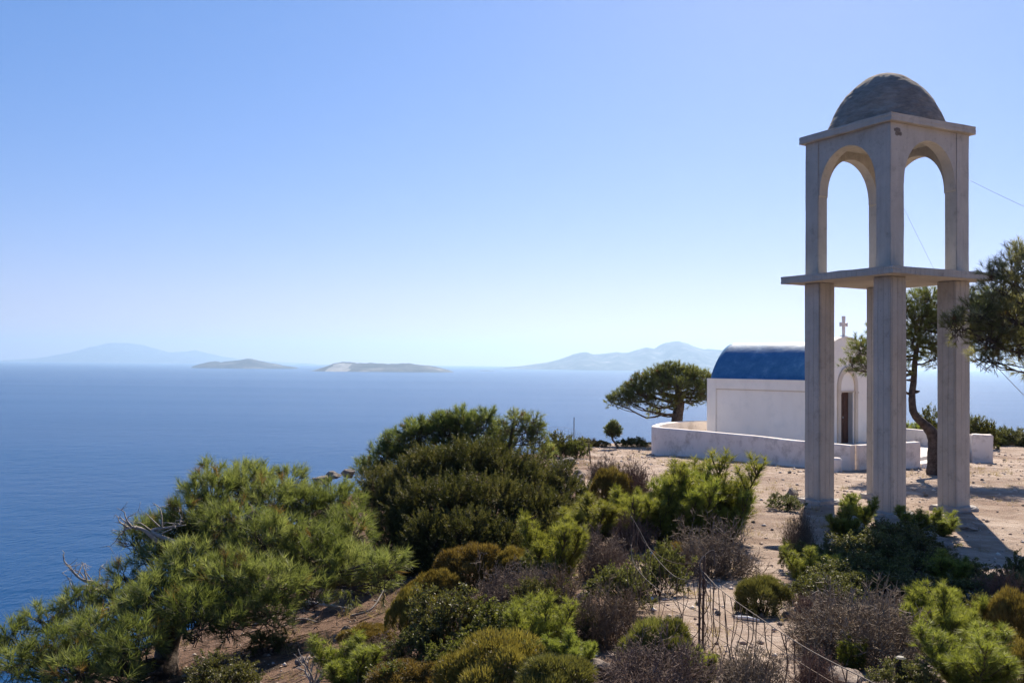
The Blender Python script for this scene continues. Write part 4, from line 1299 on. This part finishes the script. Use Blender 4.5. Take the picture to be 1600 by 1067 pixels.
g = 'green leafy shrubs'
plant('olive', 705, 1016, 128, 98, 'dark green leafy shrub between golden cushions', g, var=1)
plant('fresh', 775, 1022, 112, 74, 'glossy fresh green shrub left of the upright young pine', g, var=0)
plant('fresh', 705, 1060, 80, 54, 'fresh green shrub in front of the dark leafy shrub', g, var=1)
plant('olive', 1032, 930, 84, 74, 'olive shrub seen through the rusty fence wires', g, var=2)
plant('olive', 965, 955, 90, 70, 'brown green shrub left of the fence', g, var=0)
plant('greenmound', 1026, 1040, 100, 70, 'round olive mound shrub behind the grey twigs at the bottom', g, var=0)
plant('greenmound', 1188, 960, 74, 60, 'low feathery shrub alone on the sand beside the fence', g, var=1)
plant('olive', 1285, 950, 110, 54, 'brown green shrub below the tower shadow', g, var=2)
plant('olive', 1545, 985, 84, 58, 'dull green shrub behind the nearest young pine', g, var=0)
plant('olive', 1242, 892, 46, 48, 'grey green shrub on the sand left of the tower shadow', g, var=1)
plant('olive', 1225, 796, 62, 24, 'low shrub beside the stone block at the left pier', g, var=2)
plant('olive', 840, 965, 80, 60, 'olive brown shrub behind the fresh green shrub', g, var=2)
plant('olive', 905, 1000, 66, 50, 'sparse dark shrub by the gravel gully', g, var=0)
plant('fresh', 872, 715, 52, 36, 'green shrub at the terrace edge beside the far fence post', g, var=0)
plant('fresh', 902, 716, 36, 28, 'small green shrub right of the far fence post', g, var=1)
plant('olive', 860, 1060, 90, 60, 'dark olive shrub beside the largest cushion', g, var=1)

g = 'dry grey bushes'
plant('dry', 1118, 900, 112, 78, 'big grey dry bush in front of the tallest young pine', g, var=0)
plant('dry', 1345, 1034, 185, 108, 'widest brownish dry bush in the right foreground', g, var=1)
plant('dry', 790, 962, 104, 72, 'grey dry bush behind the glossy fresh green shrub', g, var=2)
plant('dry', 1030, 1090, 160, 90, 'grey leafless bush at the bottom edge left of the fence', g, var=1)
plant('dry', 1175, 1090, 120, 78, 'grey leafless bush at the bottom edge under the fence wires', g, var=2)
plant('dry', 940, 905, 84, 72, 'grey brown dry bush between two green shrubs', g, var=0)
plant('dry', 942, 760, 46, 44, 'dry grey bush on the rocky bank above the olive cushion', g, var=2)
plant('drybrown', 950, 1010, 98, 88, 'dark brown dry bush left of the fence', g, var=0)
plant('drybrown', 868, 955, 84, 66, 'brown twiggy bush below the yellow green young pine', g, var=1)
plant('drybrown', 1270, 1075, 70, 56, 'brown twiggy bush behind the fence wires at the bottom', g, var=1)
plant('drybrown', 1570, 950, 80, 56, 'brown dry bush at the right edge under the shadow', g, var=1)
plant('drybrown', 985, 790, 60, 62, 'thin leafless bush with bare branches by the young pines', g, var=0)
plant('drybrown', 1248, 862, 48, 60, 'thin dry bush against the left edge of the tower shadow', g, var=1)
plant('drybrown', 600, 1050, 90, 52, 'flattened brown bush on the red slope', g, var=0)
plant('dry', 1440, 1000, 90, 66, 'dry grey bush behind the bright young pine at right', g, var=0)

g = 'shrubs in the shadow of the tower'
plant('olive', 1345, 888, 120, 62, 'large dark shrub between the left and near piers, deep in shadow', g, var=1)
plant('olive', 1420, 884, 120, 50, 'large dark shrub right of the near pier, deep in shadow', g, var=2)
plant('olive', 1320, 935, 110, 52, 'dark shrub along the lower rim of the tower shadow', g, var=0)
plant('olive', 1425, 940, 110, 46, 'dark shrub at the lower rim of the shadow behind the bright young pine', g, var=1)
plant('olive', 1520, 940, 90, 40, 'dark shrub at the lower right rim of the tower shadow', g, var=2)
plant('young', 1340, 830, 50, 54, 'dark pine seedling with spiky shoots left of the near pier', g, var=2)
plant('olive', 1568, 938, 90, 44, 'dark shrub at the right rim of the tower shadow near the lit sand patch', g, var=0)
plant('olive', 1505, 908, 80, 36, 'low dark shrub right of the flat shaded rock', g, var=1)
g = 'undergrowth of the foreground scrub'
plant('drybrown', 1292, 1022, 100, 74, 'brown twiggy bush at the left half of the widest dry bush', g, var=1)
plant('dry', 1385, 985, 96, 50, 'grey twiggy bush at the back of the widest dry bush below the shadow', g, var=2)
plant('young', 1074, 848, 84, 102, 'young pine squeezed between the two brightest ones', g, var=0)
plant('drybrown', 1268, 968, 70, 40, 'low brown bush between the feathery shrub and the widest dry bush', g, var=0)
plant('olive', 800, 1000, 90, 60, 'dark undergrowth shrub left of the upright young pine', g, var=0)
plant('drybrown', 745, 985, 80, 52, 'brown undergrowth bush between dark leafy shrub and grey dry bush', g, var=1)
plant('olive', 655, 1040, 90, 60, 'dark low shrub below the tall lumpy golden cushion', g, var=2)
plant('fresh', 615, 1090, 80, 50, 'green shrub cut by the bottom edge left of the cushions', g, var=0)
plant('greenmound', 870, 1090, 110, 62, 'olive green mound cut by the bottom edge beside the pale rock', g, var=1)
plant('cushion', 1055, 890, 60, 42, 'small olive gold cushion under the bright young pine', g, var=0)
plant('drybrown', 985, 860, 70, 52, 'brown bush hidden among the bright young pines', g, var=1)
plant('drybrown', 1395, 1015, 110, 72, 'brown twiggy bush left of the bright young pine at lower right', g, var=0)
plant('olive', 1420, 1085, 90, 60, 'dull shrub cut by the bottom edge behind the black stub post', g, var=1)
plant('cushion', 1560, 1040, 70, 56, 'golden brown cushion behind the nearest young pine', g, var=0)
plant('fresh', 1590, 990, 60, 60, 'green shrub at the right edge above the golden cushions', g, var=1)
plant('olive', 845, 905, 60, 44, 'dark shrub at the right foot of the juniper', g, var=1)
plant('fresh', 900, 830, 50, 44, 'green shrub between juniper and rocky bank', g, var=0)
plant('olive', 905, 790, 40, 40, 'small dark shrub among the rocks of the bank', g, var=2)
plant('drybrown', 985, 770, 44, 36, 'thin brown shrub behind the olive cushion on the bank', g, var=1)
plant('dry', 835, 930, 70, 44, 'grey twiggy undergrowth below the dark juniper', g, var=1)
plant('young', 560, 925, 70, 66, 'dark young pine at the right end of the large pine crown', g, var=1)
plant('olive', 350, 1090, 110, 60, 'dark shrub on the shaded slope under the large pine', g, var=0)
plant('olive', 420, 1020, 60, 34, 'low dark shrub on the red slope under the large pine', g, var=2)

# scrub along the far edge of the terrace
g = 'scrub along the far terrace edge'
for k, (px, py, w_, h_, kd) in enumerate([(912, 698, 34, 14, 'olive'), (938, 698, 26, 10, 'cushion'), (976, 698, 26, 13, 'fresh'), (992, 698, 24, 15, 'olive'), (1010, 698, 22, 9, 'olive'), (925, 697, 20, 12, 'drybrown'), (1003, 697, 16, 11, 'dry'), (885, 700, 36, 16, 'olive')]):
    lab = ['long low olive shrub on the skyline right of the far fence post', 'low golden cushion on the skyline left of the sapling', 'green shrub on the skyline just right of the sapling', 'taller olive shrub on the skyline between sapling and yard wall',
           'low olive shrub touching the curved yard wall', 'dry brown shrub on the skyline left of the sapling', 'thin dry shrub on the skyline near the curved wall', 'broad olive shrub on the skyline at the far fence'][k]
    plant(kd, px, py, w_, h_, lab, g)
rg = np.random.default_rng(12)
LABR = ['dark round bush standing behind the right pier', 'green bush seen between the crooked trunk and the right pier', 'pale green bush right of the right pier against the sea', 'low dark bush at the far right of the terrace', 'olive bush on the far edge right of the tower',
        'small bush on the far edge next to the pine crown', 'dark bush at the picture edge on the far terrace', 'low scrub bush behind the white wall block', 'brown bush on the far edge right of the wall block', 'golden bush on the far terrace edge',
        'low green bush in front of the far edge scrub', 'grey bush in the far scrub row', 'wide low bush in the far scrub row', 'young pine behind the yard wall seen between piers', 'tall green bush beside the leaning pine']
spec = [('olive', 1505, 683, 60, 50), ('fresh', 1455, 680, 50, 56), ('fresh', 1538, 684, 44, 46), ('olive', 1592, 684, 50, 24), ('olive', 1570, 684, 44, 28), ('olive', 1552, 686, 36, 26), ('olive', 1610, 686, 50, 26), ('olive', 1548, 690, 30, 14), ('drybrown', 1566, 689, 34, 14),
        ('cushion', 1586, 688, 30, 14), ('fresh', 1560, 688, 26, 14), ('dry', 1578, 687, 30, 13), ('olive', 1600, 690, 44, 13), ('young', 1428, 680, 34, 40), ('olive', 1484, 682, 40, 48)]
for lab, (kd, px, py, w_, h_) in zip(LABR, spec):
    D_ = 47 + 2.5 * rg.random() if px > 1540 else 44 + 3 * rg.random()
    plant(kd, px, py, w_, h_, lab, 'bushes behind the tower and chapel', D=D_)
# ================================================================== rocks, stones, gravel
def rock_mat(name, c1, c2, c3):
    m, nt, b, out = new_mat(name)
    tc = coords(nt)
    c = ramp(nt, noise(nt, tc, 2.4, 9, 0.72), [(0.32, c1), (0.55, c2), (0.75, c3)])
    nt.links.new(c, b.inputs['Base Color']); b.inputs['Roughness'].default_value = 0.93; b.inputs['Specular IOR Level'].default_value = 0.2
    bump(nt, b, noise(nt, tc, 9, 9, 0.75), 1.0, 0.06)
    return m
M['rock'] = rock_mat('grey_rock', (0.14, 0.115, 0.095), (0.29, 0.25, 0.215), (0.44, 0.40, 0.36))
M['palerock'] = rock_mat('pale_rock', (0.26, 0.195, 0.15), (0.44, 0.36, 0.30), (0.58, 0.51, 0.45))
ROCKS = []
for sd_ in range(6):
    rg = np.random.default_rng(100 + sd_)
    bm = bmesh.new(); bmesh.ops.create_icosphere(bm, subdivisions=4, radius=.5)
    pl = [(Vector(unit(rg.normal(size=3))), rg.uniform(.25, .42)) for _ in range(15)]
    for v in bm.verts:
        for n_, d_ in pl:
            t_ = v.co.dot(n_) - d_
            if t_ > 0: v.co -= n_ * t_ * .92
        c = v.co
        v.co = c * (1 + .62 * float(fbm(np.array(c.x * 4 + c.z * 2 + sd_), np.array(c.y * 4 - c.z * 3), 4, sd_)))
    me = bpy.data.meshes.new('rock'); bm.to_mesh(me); bm.free()
    ROCKS.append(me)
def rock(name, px, py, w_, h_, label, group=None, mat='rock', var=0, depth=1.0, rz=None, lift=.32, D=None, cat='rock'):
    p = hit(px, py) if D is None else at(px, py, D)
    k = p[1] / F
    key = (var % 6, mat)
    me = ROCKS[var % 6]
    if mat == 'palerock':
        nm = 'palerock%d' % (var % 6)
        me = bpy.data.meshes.get(nm)
        if me is None:
            me = ROCKS[var % 6].copy(); me.name = nm; me.materials.clear(); me.materials.append(M['palerock'])
    elif not me.materials: me.materials.append(M['rock'])
    o = link_mesh(name, me, None, None, p + np.array([0, 0, h_ * k * lift]))
    o.scale = (w_ * k, w_ * k * depth, h_ * k * 1.25)
    o.rotation_euler = (0, 0, (var * 1.7) if rz is None else rz)
    return tag(o, label, cat, group)
rock('rock', 1238, 781, 30, 24, 'brown squarish stone standing beside the left tower pier', var=0)
rock('rock', 1261, 784, 44, 13, 'flat stone slab laid against the left tower pier', var=1, mat='palerock', depth=.8)
rock('rock', 1455, 860, 92, 30, 'flat wide rock lying in the tower shadow', var=2, depth=.8)
rock('rock', 1320, 838, 60, 40, 'white sunlit rock behind the dark seedlings between the piers', var=3, mat='palerock')
rock('rock', 938, 1058, 62, 32, 'pale rock in the gravel gully at the bottom edge', var=3, mat='palerock')
rock('rock', 915, 940, 30, 20, 'rounded reddish stone below the brown dry bush', var=4, mat='palerock')
rock('rock', 958, 985, 34, 18, 'pale flat stone at the foot of the dark brown dry bush', var=5, mat='palerock')
rock('rock', 1320, 1066, 90, 24, 'pale flat rock at the bottom edge left of the black stub post', var=0, mat='palerock')
rock('rock', 1440, 1068, 84, 26, 'pale flat rock at the bottom edge right of the black stub post', var=1, mat='palerock')
rock('rock', 1262, 1010, 26, 14, 'small pale stone in front of the dry brown bush', var=2, mat='palerock')
rock('rock', 1512, 826, 34, 9, 'flat stone right of the right pier footing', var=5, mat='palerock')
rock('rock', 1232, 966, 22, 14, 'dark stone right of the feathery shrub', var=4)
rock('rock', 520, 744, 34, 13, 'largest grey rock of the cliff outcrop behind the large pine', 'rocks of the cliff outcrop', var=2, D=22.5, lift=0)
rock('rock', 546, 738, 26, 13, 'pointed grey rock at the right of the cliff outcrop', 'rocks of the cliff outcrop', var=4, D=22.8, lift=0)
rock('rock', 500, 750, 36, 13, 'low grey rock at the left end of the cliff outcrop', 'rocks of the cliff outcrop', var=1, D=22.3, lift=0)
rock('rock', 568, 732, 18, 12, 'small brown rock on top of the cliff outcrop', 'rocks of the cliff outcrop', var=0, D=23, lift=0)
rock('rock', 445, 762, 26, 16, 'rock showing through the right side of the large pine crown', 'rocks of the cliff outcrop', var=3, D=21.5, lift=0)
rock('rock', 885, 728, 34, 16, 'broad grey boulder at the top of the rocky bank', 'rocks on the bank', var=1)
rock('rock', 905, 748, 26, 15, 'angular grey boulder in the middle of the rocky bank', 'rocks on the bank', var=2)
rock('rock', 868, 733, 24, 13, 'grey boulder at the left end of the rocky bank', 'rocks on the bank', var=3)
rock('rock', 912, 790, 34, 18, 'long pale rock at the foot of the rocky bank', 'rocks on the bank', var=5, mat='palerock')
rg = np.random.default_rng(55)
for k in range(26):
    x_ = rg.uniform(868, 930); y_ = 722 + (x_ - 868) * .5 + rg.uniform(0, 50)
    rock('rock', x_, y_, rg.uniform(9, 22), rg.uniform(7, 14), 'small grey rock piled on the bank right of the juniper', 'small rocks on the bank', var=int(rg.integers(6)), mat=('rock', 'palerock')[int(rg.integers(2))])
for k in range(12):
    x_ = rg.uniform(320, 620); y_ = 1060 - (x_ - 320) * .25 + rg.uniform(-30, 20)
    rock('rock', x_, y_, rg.uniform(10, 30), rg.uniform(7, 16), 'stone half buried in the red needle strewn slope', 'stones on the red slope', var=int(rg.integers(6)), mat=('rock', 'palerock')[int(rg.integers(2))])
n_ = 0
while n_ < 130:
    x_, y_ = rg.uniform(880, 1600), 700 + 365 * rg.random() ** 1.3
    if x_ < 980 + (y_ < 760) * -40 and y_ > 800 and rg.random() < .5: continue
    s_ = rg.uniform(3.0, 8.5) * (0.6 + (y_ - 700) / 420)
    p_ = hit(x_, y_)
    rock('stone', x_, y_, s_ * rg.uniform(.9, 1.6), s_ * .75, 'small loose stone lying on the sandy ground', 'loose stones on the sand', var=int(rg.integers(6)), mat=('rock', 'palerock')[int(rg.random() < .6)], cat='stone')
    n_ += 1
# gravel
rg = np.random.default_rng(8)
GN = 13000
gy_ = 4 + 44 * rg.random(GN) ** 1.6; gxx = -5 + 27 * rg.random(GN)
ok = (edge_dist(gxx, gy_) < -.5) & (fbm(gxx / 1.3, gy_ / 1.3, 3, 4) + .25 * rg.random(GN) > -.02)
gxx, gy_ = gxx[ok], gy_[ok]
gz = T(gxx, gy_)
s_ = (.010 + .035 * rg.random(len(gz)) ** 3) * (0.8 + gy_ / 48)
oc = np.array([(1, 0, 0), (0, 1, 0), (-1, 0, 0), (0, -1, 0), (0, 0, .7), (0, 0, -.5)], float)
V = (np.stack([gxx, gy_, gz + s_ * .25], 1)[:, None] + oc[None] * (s_[:, None, None] * rg.uniform(.6, 1.35, (len(gz), 6, 1)))).reshape(-1, 3)
f8 = np.array([(0, 1, 4), (1, 2, 4), (2, 3, 4), (3, 0, 4), (1, 0, 5), (2, 1, 5), (3, 2, 5), (0, 3, 5)])
Fc = (np.arange(len(gz))[:, None, None] * 6 + f8[None]).reshape(-1, 3)
gm, nt, b, out = new_mat('gravel_stone')
a_ = N(nt, 'ShaderNodeAttribute', attribute_name='tint')
nt.links.new(ramp(nt, a_.outputs['Fac'], [(0, (.22, .15, .115)), (.5, (.46, .36, .29)), (1, (.66, .58, .5))]), b.inputs['Base Color']); b.inputs['Roughness'].default_value = .95
tag(link_mesh('gravel', tri_mesh('gravel', V, Fc, np.repeat(rg.random(len(gz)), 6)), gm), 'fine gravel scattered over the sandy terrace', 'gravel', kind='stuff')
# dry grass tufts
GT = 2600
gy_ = 4.5 + 40 * rg.random(GT) ** 1.5; gxx = -6 + 26 * rg.random(GT)
dens_ = fbm(gxx / 2.2, gy_ / 2.2, 3, 21)
ok = (edge_dist(gxx, gy_) < -.3) & (dens_ > .03 - .1 * (gxx < 2.2))
gxx, gy_ = gxx[ok], gy_[ok]
nb = 22
P = np.stack([gxx, gy_, T(gxx, gy_)], 1).repeat(nb, 0) + rg.normal(size=(len(gxx) * nb, 3)) * np.array([.06, .06, 0])
D = unit(rg.normal(size=P.shape) * .6 + np.array([0, 0, .8]))
mb = MB(); blades(mb, P, D, rg.uniform(.05, .2, len(P)), .006, rg, rg.random(len(P)))
tag(link_mesh('dry_grass', mb.mesh('dry_grass'), M['straw']), 'dry straw coloured grass between the shrubs', 'grass', kind='stuff')
# needle litter and small twigs on the red slope
LN = 2600
lx = rg.uniform(-6.5, 1.5, LN); ly = rg.uniform(7, 20, LN)
ok = edge_dist(lx, ly) < .5
lx, ly = lx[ok], ly[ok]
P = np.stack([lx, ly, T(lx, ly) + .012], 1)
a_ = rg.uniform(0, 6.28, len(P)); L_ = rg.uniform(.06, .45, len(P)) ** 1.2
Q = P + np.stack([np.cos(a_) * L_, np.sin(a_) * L_, np.zeros(len(P))], 1); Q[:, 2] = T(Q[:, 0], Q[:, 1]) + .02
mb = MB(); sticks(mb, P, Q, .006, .003, rg)
tag(link_mesh('twig_litter', mb.mesh('twig_litter'), M['twig']), 'fallen twigs and needles littering the red slope', 'litter', kind='stuff')

# ================================================================== dead wood
def dead(name, label, px, py, pts, r, seed, twigs=4, group=None, cat='branch', D=None):
    """pts: (px, py, lift) survey points lying on the ground"""
    rng = np.random.default_rng(seed)
    P = [hit(x, y) + np.array([0, 0, l]) for x, y, l in pts]
    b0 = P[0]; mb = MB()
    sp = spline(P, 18); tube(mb, sp, np.linspace(r, r * .3, 18), 6, wob=.07, rng=rng)
    for k in range(twigs):
        i = rng.integers(4, 17); e = sp[i] + unit((sp[-1] - sp[0]) * .6 + rng.normal(size=3) * .5 + np.array([0, 0, .15])) * rng.uniform(.15, .5)
        tube(mb, limb(sp[i], e, rng, 6, 0, .1), np.linspace(r * .4, r * .12, 6), 4)
    o = link_mesh(name, mb.mesh(name, True, b0), M['deadwood'], None, b0)
    return tag(o, label, cat, group)
g = 'bleached branches lying on the slope'
dead('fallen_branch', 'long pale fallen branch lying level under the large pine', 0, 0, [(478, 950, .10), (515, 955, .09), (545, 958, .06)], .035, 1, 3, g)
dead('fallen_branch', 'pale fallen branch rising to the right below the juniper', 0, 0, [(548, 968, .05), (580, 960, .08), (600, 945, .22)], .022, 2, 2, g)
dead('fallen_branch', 'thin forked pale branch on the red slope left of the long one', 0, 0, [(440, 985, .05), (470, 977, .10), (500, 978, .05)], .018, 3, 4, g)
dead('fallen_branch', 'thick grey root piece low on the shaded slope', 0, 0, [(395, 985, .06), (415, 978, .1), (436, 970, .08)], .04, 4, 1, g)
dead('fallen_branch', 'short pale branch end under the right rim of the large pine', 0, 0, [(575, 942, .18), (588, 938, .24), (598, 943, .22)], .03, 5, 0, g)
def dead_shrub(label, px, py, hpx, seed, n=9, spread=.5):
    rng = np.random.default_rng(seed); b0 = hit(px, py); k = b0[1] / F; H = hpx * k; mb = MB()
    for j in range(n):
        d = unit(np.array([rng.normal() * spread, rng.normal() * spread, 1]))
        e = b0 + d * H * rng.uniform(.7, 1.1)
        q = limb(b0 + rng.normal(size=3) * .03, e, rng, 8, -.15, .09); tube(mb, q, np.linspace(.013, .004, 8), 5)
        for t in range(3):
            i = rng.integers(3, 8); e2 = q[i] + unit(d + rng.normal(size=3) * .5) * H * rng.uniform(.15, .4)
            tube(mb, limb(q[i], e2, rng, 5, -.1, .08), np.linspace(.006, .002, 5), 4)
    return tag(link_mesh('dead_shrub', mb.mesh('dead_shrub', True, b0), M['deadwood'], None, b0), label, 'dead shrub', 'bleached dead shrubs')
dead_shrub('curved white dead stems at the bottom edge left of the lime green young pine', 492, 1085, 66, 1)
dead_shrub('white dead twigs beside the yellow green young pine', 818, 905, 36, 2, 7, .8)
dead_shrub('bare upright dead twigs at the olive cushion on the bank', 990, 760, 44, 3, 5, .5)
sp_ = [hit(1150, 969) + np.array([0, 0, .03]), hit(1168, 971) + np.array([0, 0, .04]), hit(1186, 974) + np.array([0, 0, .03])]
mb = MB(); tube(mb, np.array(sp_) - sp_[0], [.018, .016, .010], 7)
M['whitewood'] = stained('white_stick', (.62, .6, .57), (.78, .76, .73), .7, 6)
tag(link_mesh('stick', mb.mesh('stick', True), M['whitewood'], None, sp_[0]), 'white stick lying on the sand behind the fence wires', 'stick')

# ================================================================== wire fences
M['rust'] = stained('rusted_steel', (0.055, 0.036, 0.028), (0.13, 0.082, 0.058), 0.85, 14, 0.001, 90)
M['lightwire'] = stained('weathered_wire', (0.085, 0.063, 0.052), (0.16, 0.125, 0.105), 0.7, 14, 0.0005, 90)
fb = hit(1098, 1012)
fence = thing('wire_fence', 'bent rusty wire mesh fence with a leaning steel post in the foreground', 'fence', fb)
DF = fb[1]
def part_tube(name, pts, r, mat='rust', k=5, n=None, parent=fence, off=None):
    off = fb if off is None else off
    P = np.asarray(pts, float); P = spline(P, n or 6 * len(P)) if len(P) > 2 else P
    mb = MB(); tube(mb, P - off, r, k)
    return link_mesh(name, mb.mesh(name, True), M[mat], parent)
part_tube('post', [fb + np.array([0, 0, -.2]), at(1099, 940, DF), at(1101, 868, DF + .02)], .014, k=4)
part_tube('post', [hit(1092, 1015) + np.array([0, 0, -.2]), at(1093, 950, DF - .05), at(1094, 880, DF - .03)], .010, k=4)
part_tube('wire', [at(1116, 885, DF), at(1116, 862, DF), at(1109, 861, DF), at(1097, 872, DF - .05), at(1094, 884, DF - .08), at(1099, 900, DF - .1), at(1108, 912, DF - .2)], .0045, 'lightwire')
TOPR = [at(1098, 892, DF), at(1125, 920, DF - .7), at(1180, 960, DF - 1.7), at(1260, 1012, DF - 2.8), at(1360, 1064, DF - 3.6), at(1450, 1112, DF - 4.1)]
TOPL = [at(1098, 902, DF), at(1075, 906, DF + .2), at(1050, 897, DF + .45), at(1018, 862, DF + .85), at(998, 826, DF + 1.1), at(986, 806, DF + 1.2)]
def mesh_panel(top, drop, n_stay, n_wire, seed, jit=.02, r=.0036, first=.02):
    rng = np.random.default_rng(seed); mb = MB()
    tp = spline(top, 60)
    gz = T(tp[:, 0], tp[:, 1])
    for k in range(n_stay):
        f = first + (1 - first) * (k + rng.uniform(-.2, .2) * .6) / n_stay
        i = min(59, max(0, int(f * 59)))
        a = tp[i]; z1 = max(gz[i] + .0, a[2] - drop)
        q = np.array([a, a + np.array([rng.normal() * jit, rng.normal() * jit, (z1 - a[2]) * .35]), a + np.array([rng.normal() * jit * 2, rng.normal() * jit * 2, (z1 - a[2]) * .7]), [a[0] + rng.normal() * jit * 3, a[1] + rng.normal() * jit * 3, z1]])
        tube(mb, spline(q, 10) - fb, r, 4)
    for k in range(1, n_wire + 1):
        f = k / (n_wire + .3)
        w_ = tp.copy(); z1 = np.maximum(gz + .01, tp[:, 2] - drop); w_[:, 2] += (z1 - tp[:, 2]) * f
        w_ += .6 * jit * np.stack([fbm(np.arange(60) / 9., np.full(60, k * 3.3), 2, seed), fbm(np.arange(60) / 9., np.full(60, k * 5.3), 2, seed + 1), 2 * fbm(np.arange(60) / 12., np.full(60, k * 7.3), 2, seed + 2)], 1)
        tube(mb, w_ - fb, r * .75, 4)
    return mb
link_mesh('wire_mesh', mesh_panel(TOPR, .78, 34, 4, 5).mesh('wire_mesh'), M['rust'], fence)
link_mesh('wire_mesh', mesh_panel(TOPL, .62, 15, 3, 6, .03).mesh('wire_mesh'), M['rust'], fence)
part_tube('wire', TOPR, .0031, 'lightwire', n=60)
part_tube('wire', TOPL, .0031, 'lightwire', n=40)
part_tube('wire', [at(1098, 958, DF), at(1050, 935, DF + .3), at(1010, 905, DF + .7), at(990, 878, DF + 1.0), at(986, 850, DF + 1.2)], .0031, 'lightwire', n=40)
part_tube('wire', [at(990, 775, DF + 1.2), at(985, 812, DF + 1.2), at(986, 850, DF + 1.2), at(989, 892, DF + 1.1), at(996, 925, DF + 1.0), at(1000, 950, DF + .9)], .0026, 'rust', n=40)
part_tube('wire', [at(1098, 878, DF), at(1060, 880, DF + .5), at(1030, 868, DF + .9), at(1003, 842, DF + 1.2), at(988, 800, DF + 1.3)], .0026, 'rust', n=40)
sb = hit(1407, 1082)
bm = bmesh.new()
rows = [[bm.verts.new((r_ * math.cos(a * math.pi / 5), r_ * math.sin(a * math.pi / 5), z_)) for a in range(10)] for r_, z_ in ((.03, -.2), (.03, .10), (.034, .11), (.034, .135), (.02, .14))]
for A_, B_ in zip(rows[:-1], rows[1:]):
    for k in range(10): bm.faces.new((A_[k], A_[(k + 1) % 10], B_[(k + 1) % 10], B_[k]))
bm.faces.new(rows[-1])
M['black'] = stained('black_pipe', (.012, .012, .012), (.03, .028, .026), .6, 8)
so_ = bm_obj('stub_post', bm, M['black'], None, sb); so_.scale = (1.1, 1.1, 1.7)
tag(so_, 'short black stub post at the bottom edge', 'post')
# far fence on the terrace edge
pb = hit(897, 694)
ff = thing('wire_fence', 'faint thin wire fence with a tall post on the far terrace edge', 'fence', pb)
DFF = pb[1]
part_tube('post', [pb + np.array([0, 0, -.2]), at(897, 652, DFF)], .035, off=pb, parent=ff)
TOPF = np.array([at(830, 684, DFF + 1), at(850, 671, DFF + .6), at(870, 667, DFF + .3), at(897, 671, DFF), at(915, 684, DFF - .2)])
mb = MB(); tp = spline(TOPF, 40)
for k in range(0, 40, 2):
    tube(mb, np.array([tp[k], tp[k] + np.array([0, 0, -.75])]) - pb, .008, 3)
for d_ in (0, .25, .5):
    tube(mb, tp - np.array([0, 0, d_]) - pb, .008, 3)
link_mesh('wire_mesh', mb.mesh('wire_mesh'), M['lightwire'], ff)
qb = hit(923, 724)
mb = MB(); tube(mb, np.array([[0, 0, -.2], [-.03, 0, .3], [-.08, 0, .62]]), .022, 5)
tag(link_mesh('fence_post', mb.mesh('fence_post'), M['rust'], None, qb), 'thin leaning rusty post on the terrace below the far fence', 'post')
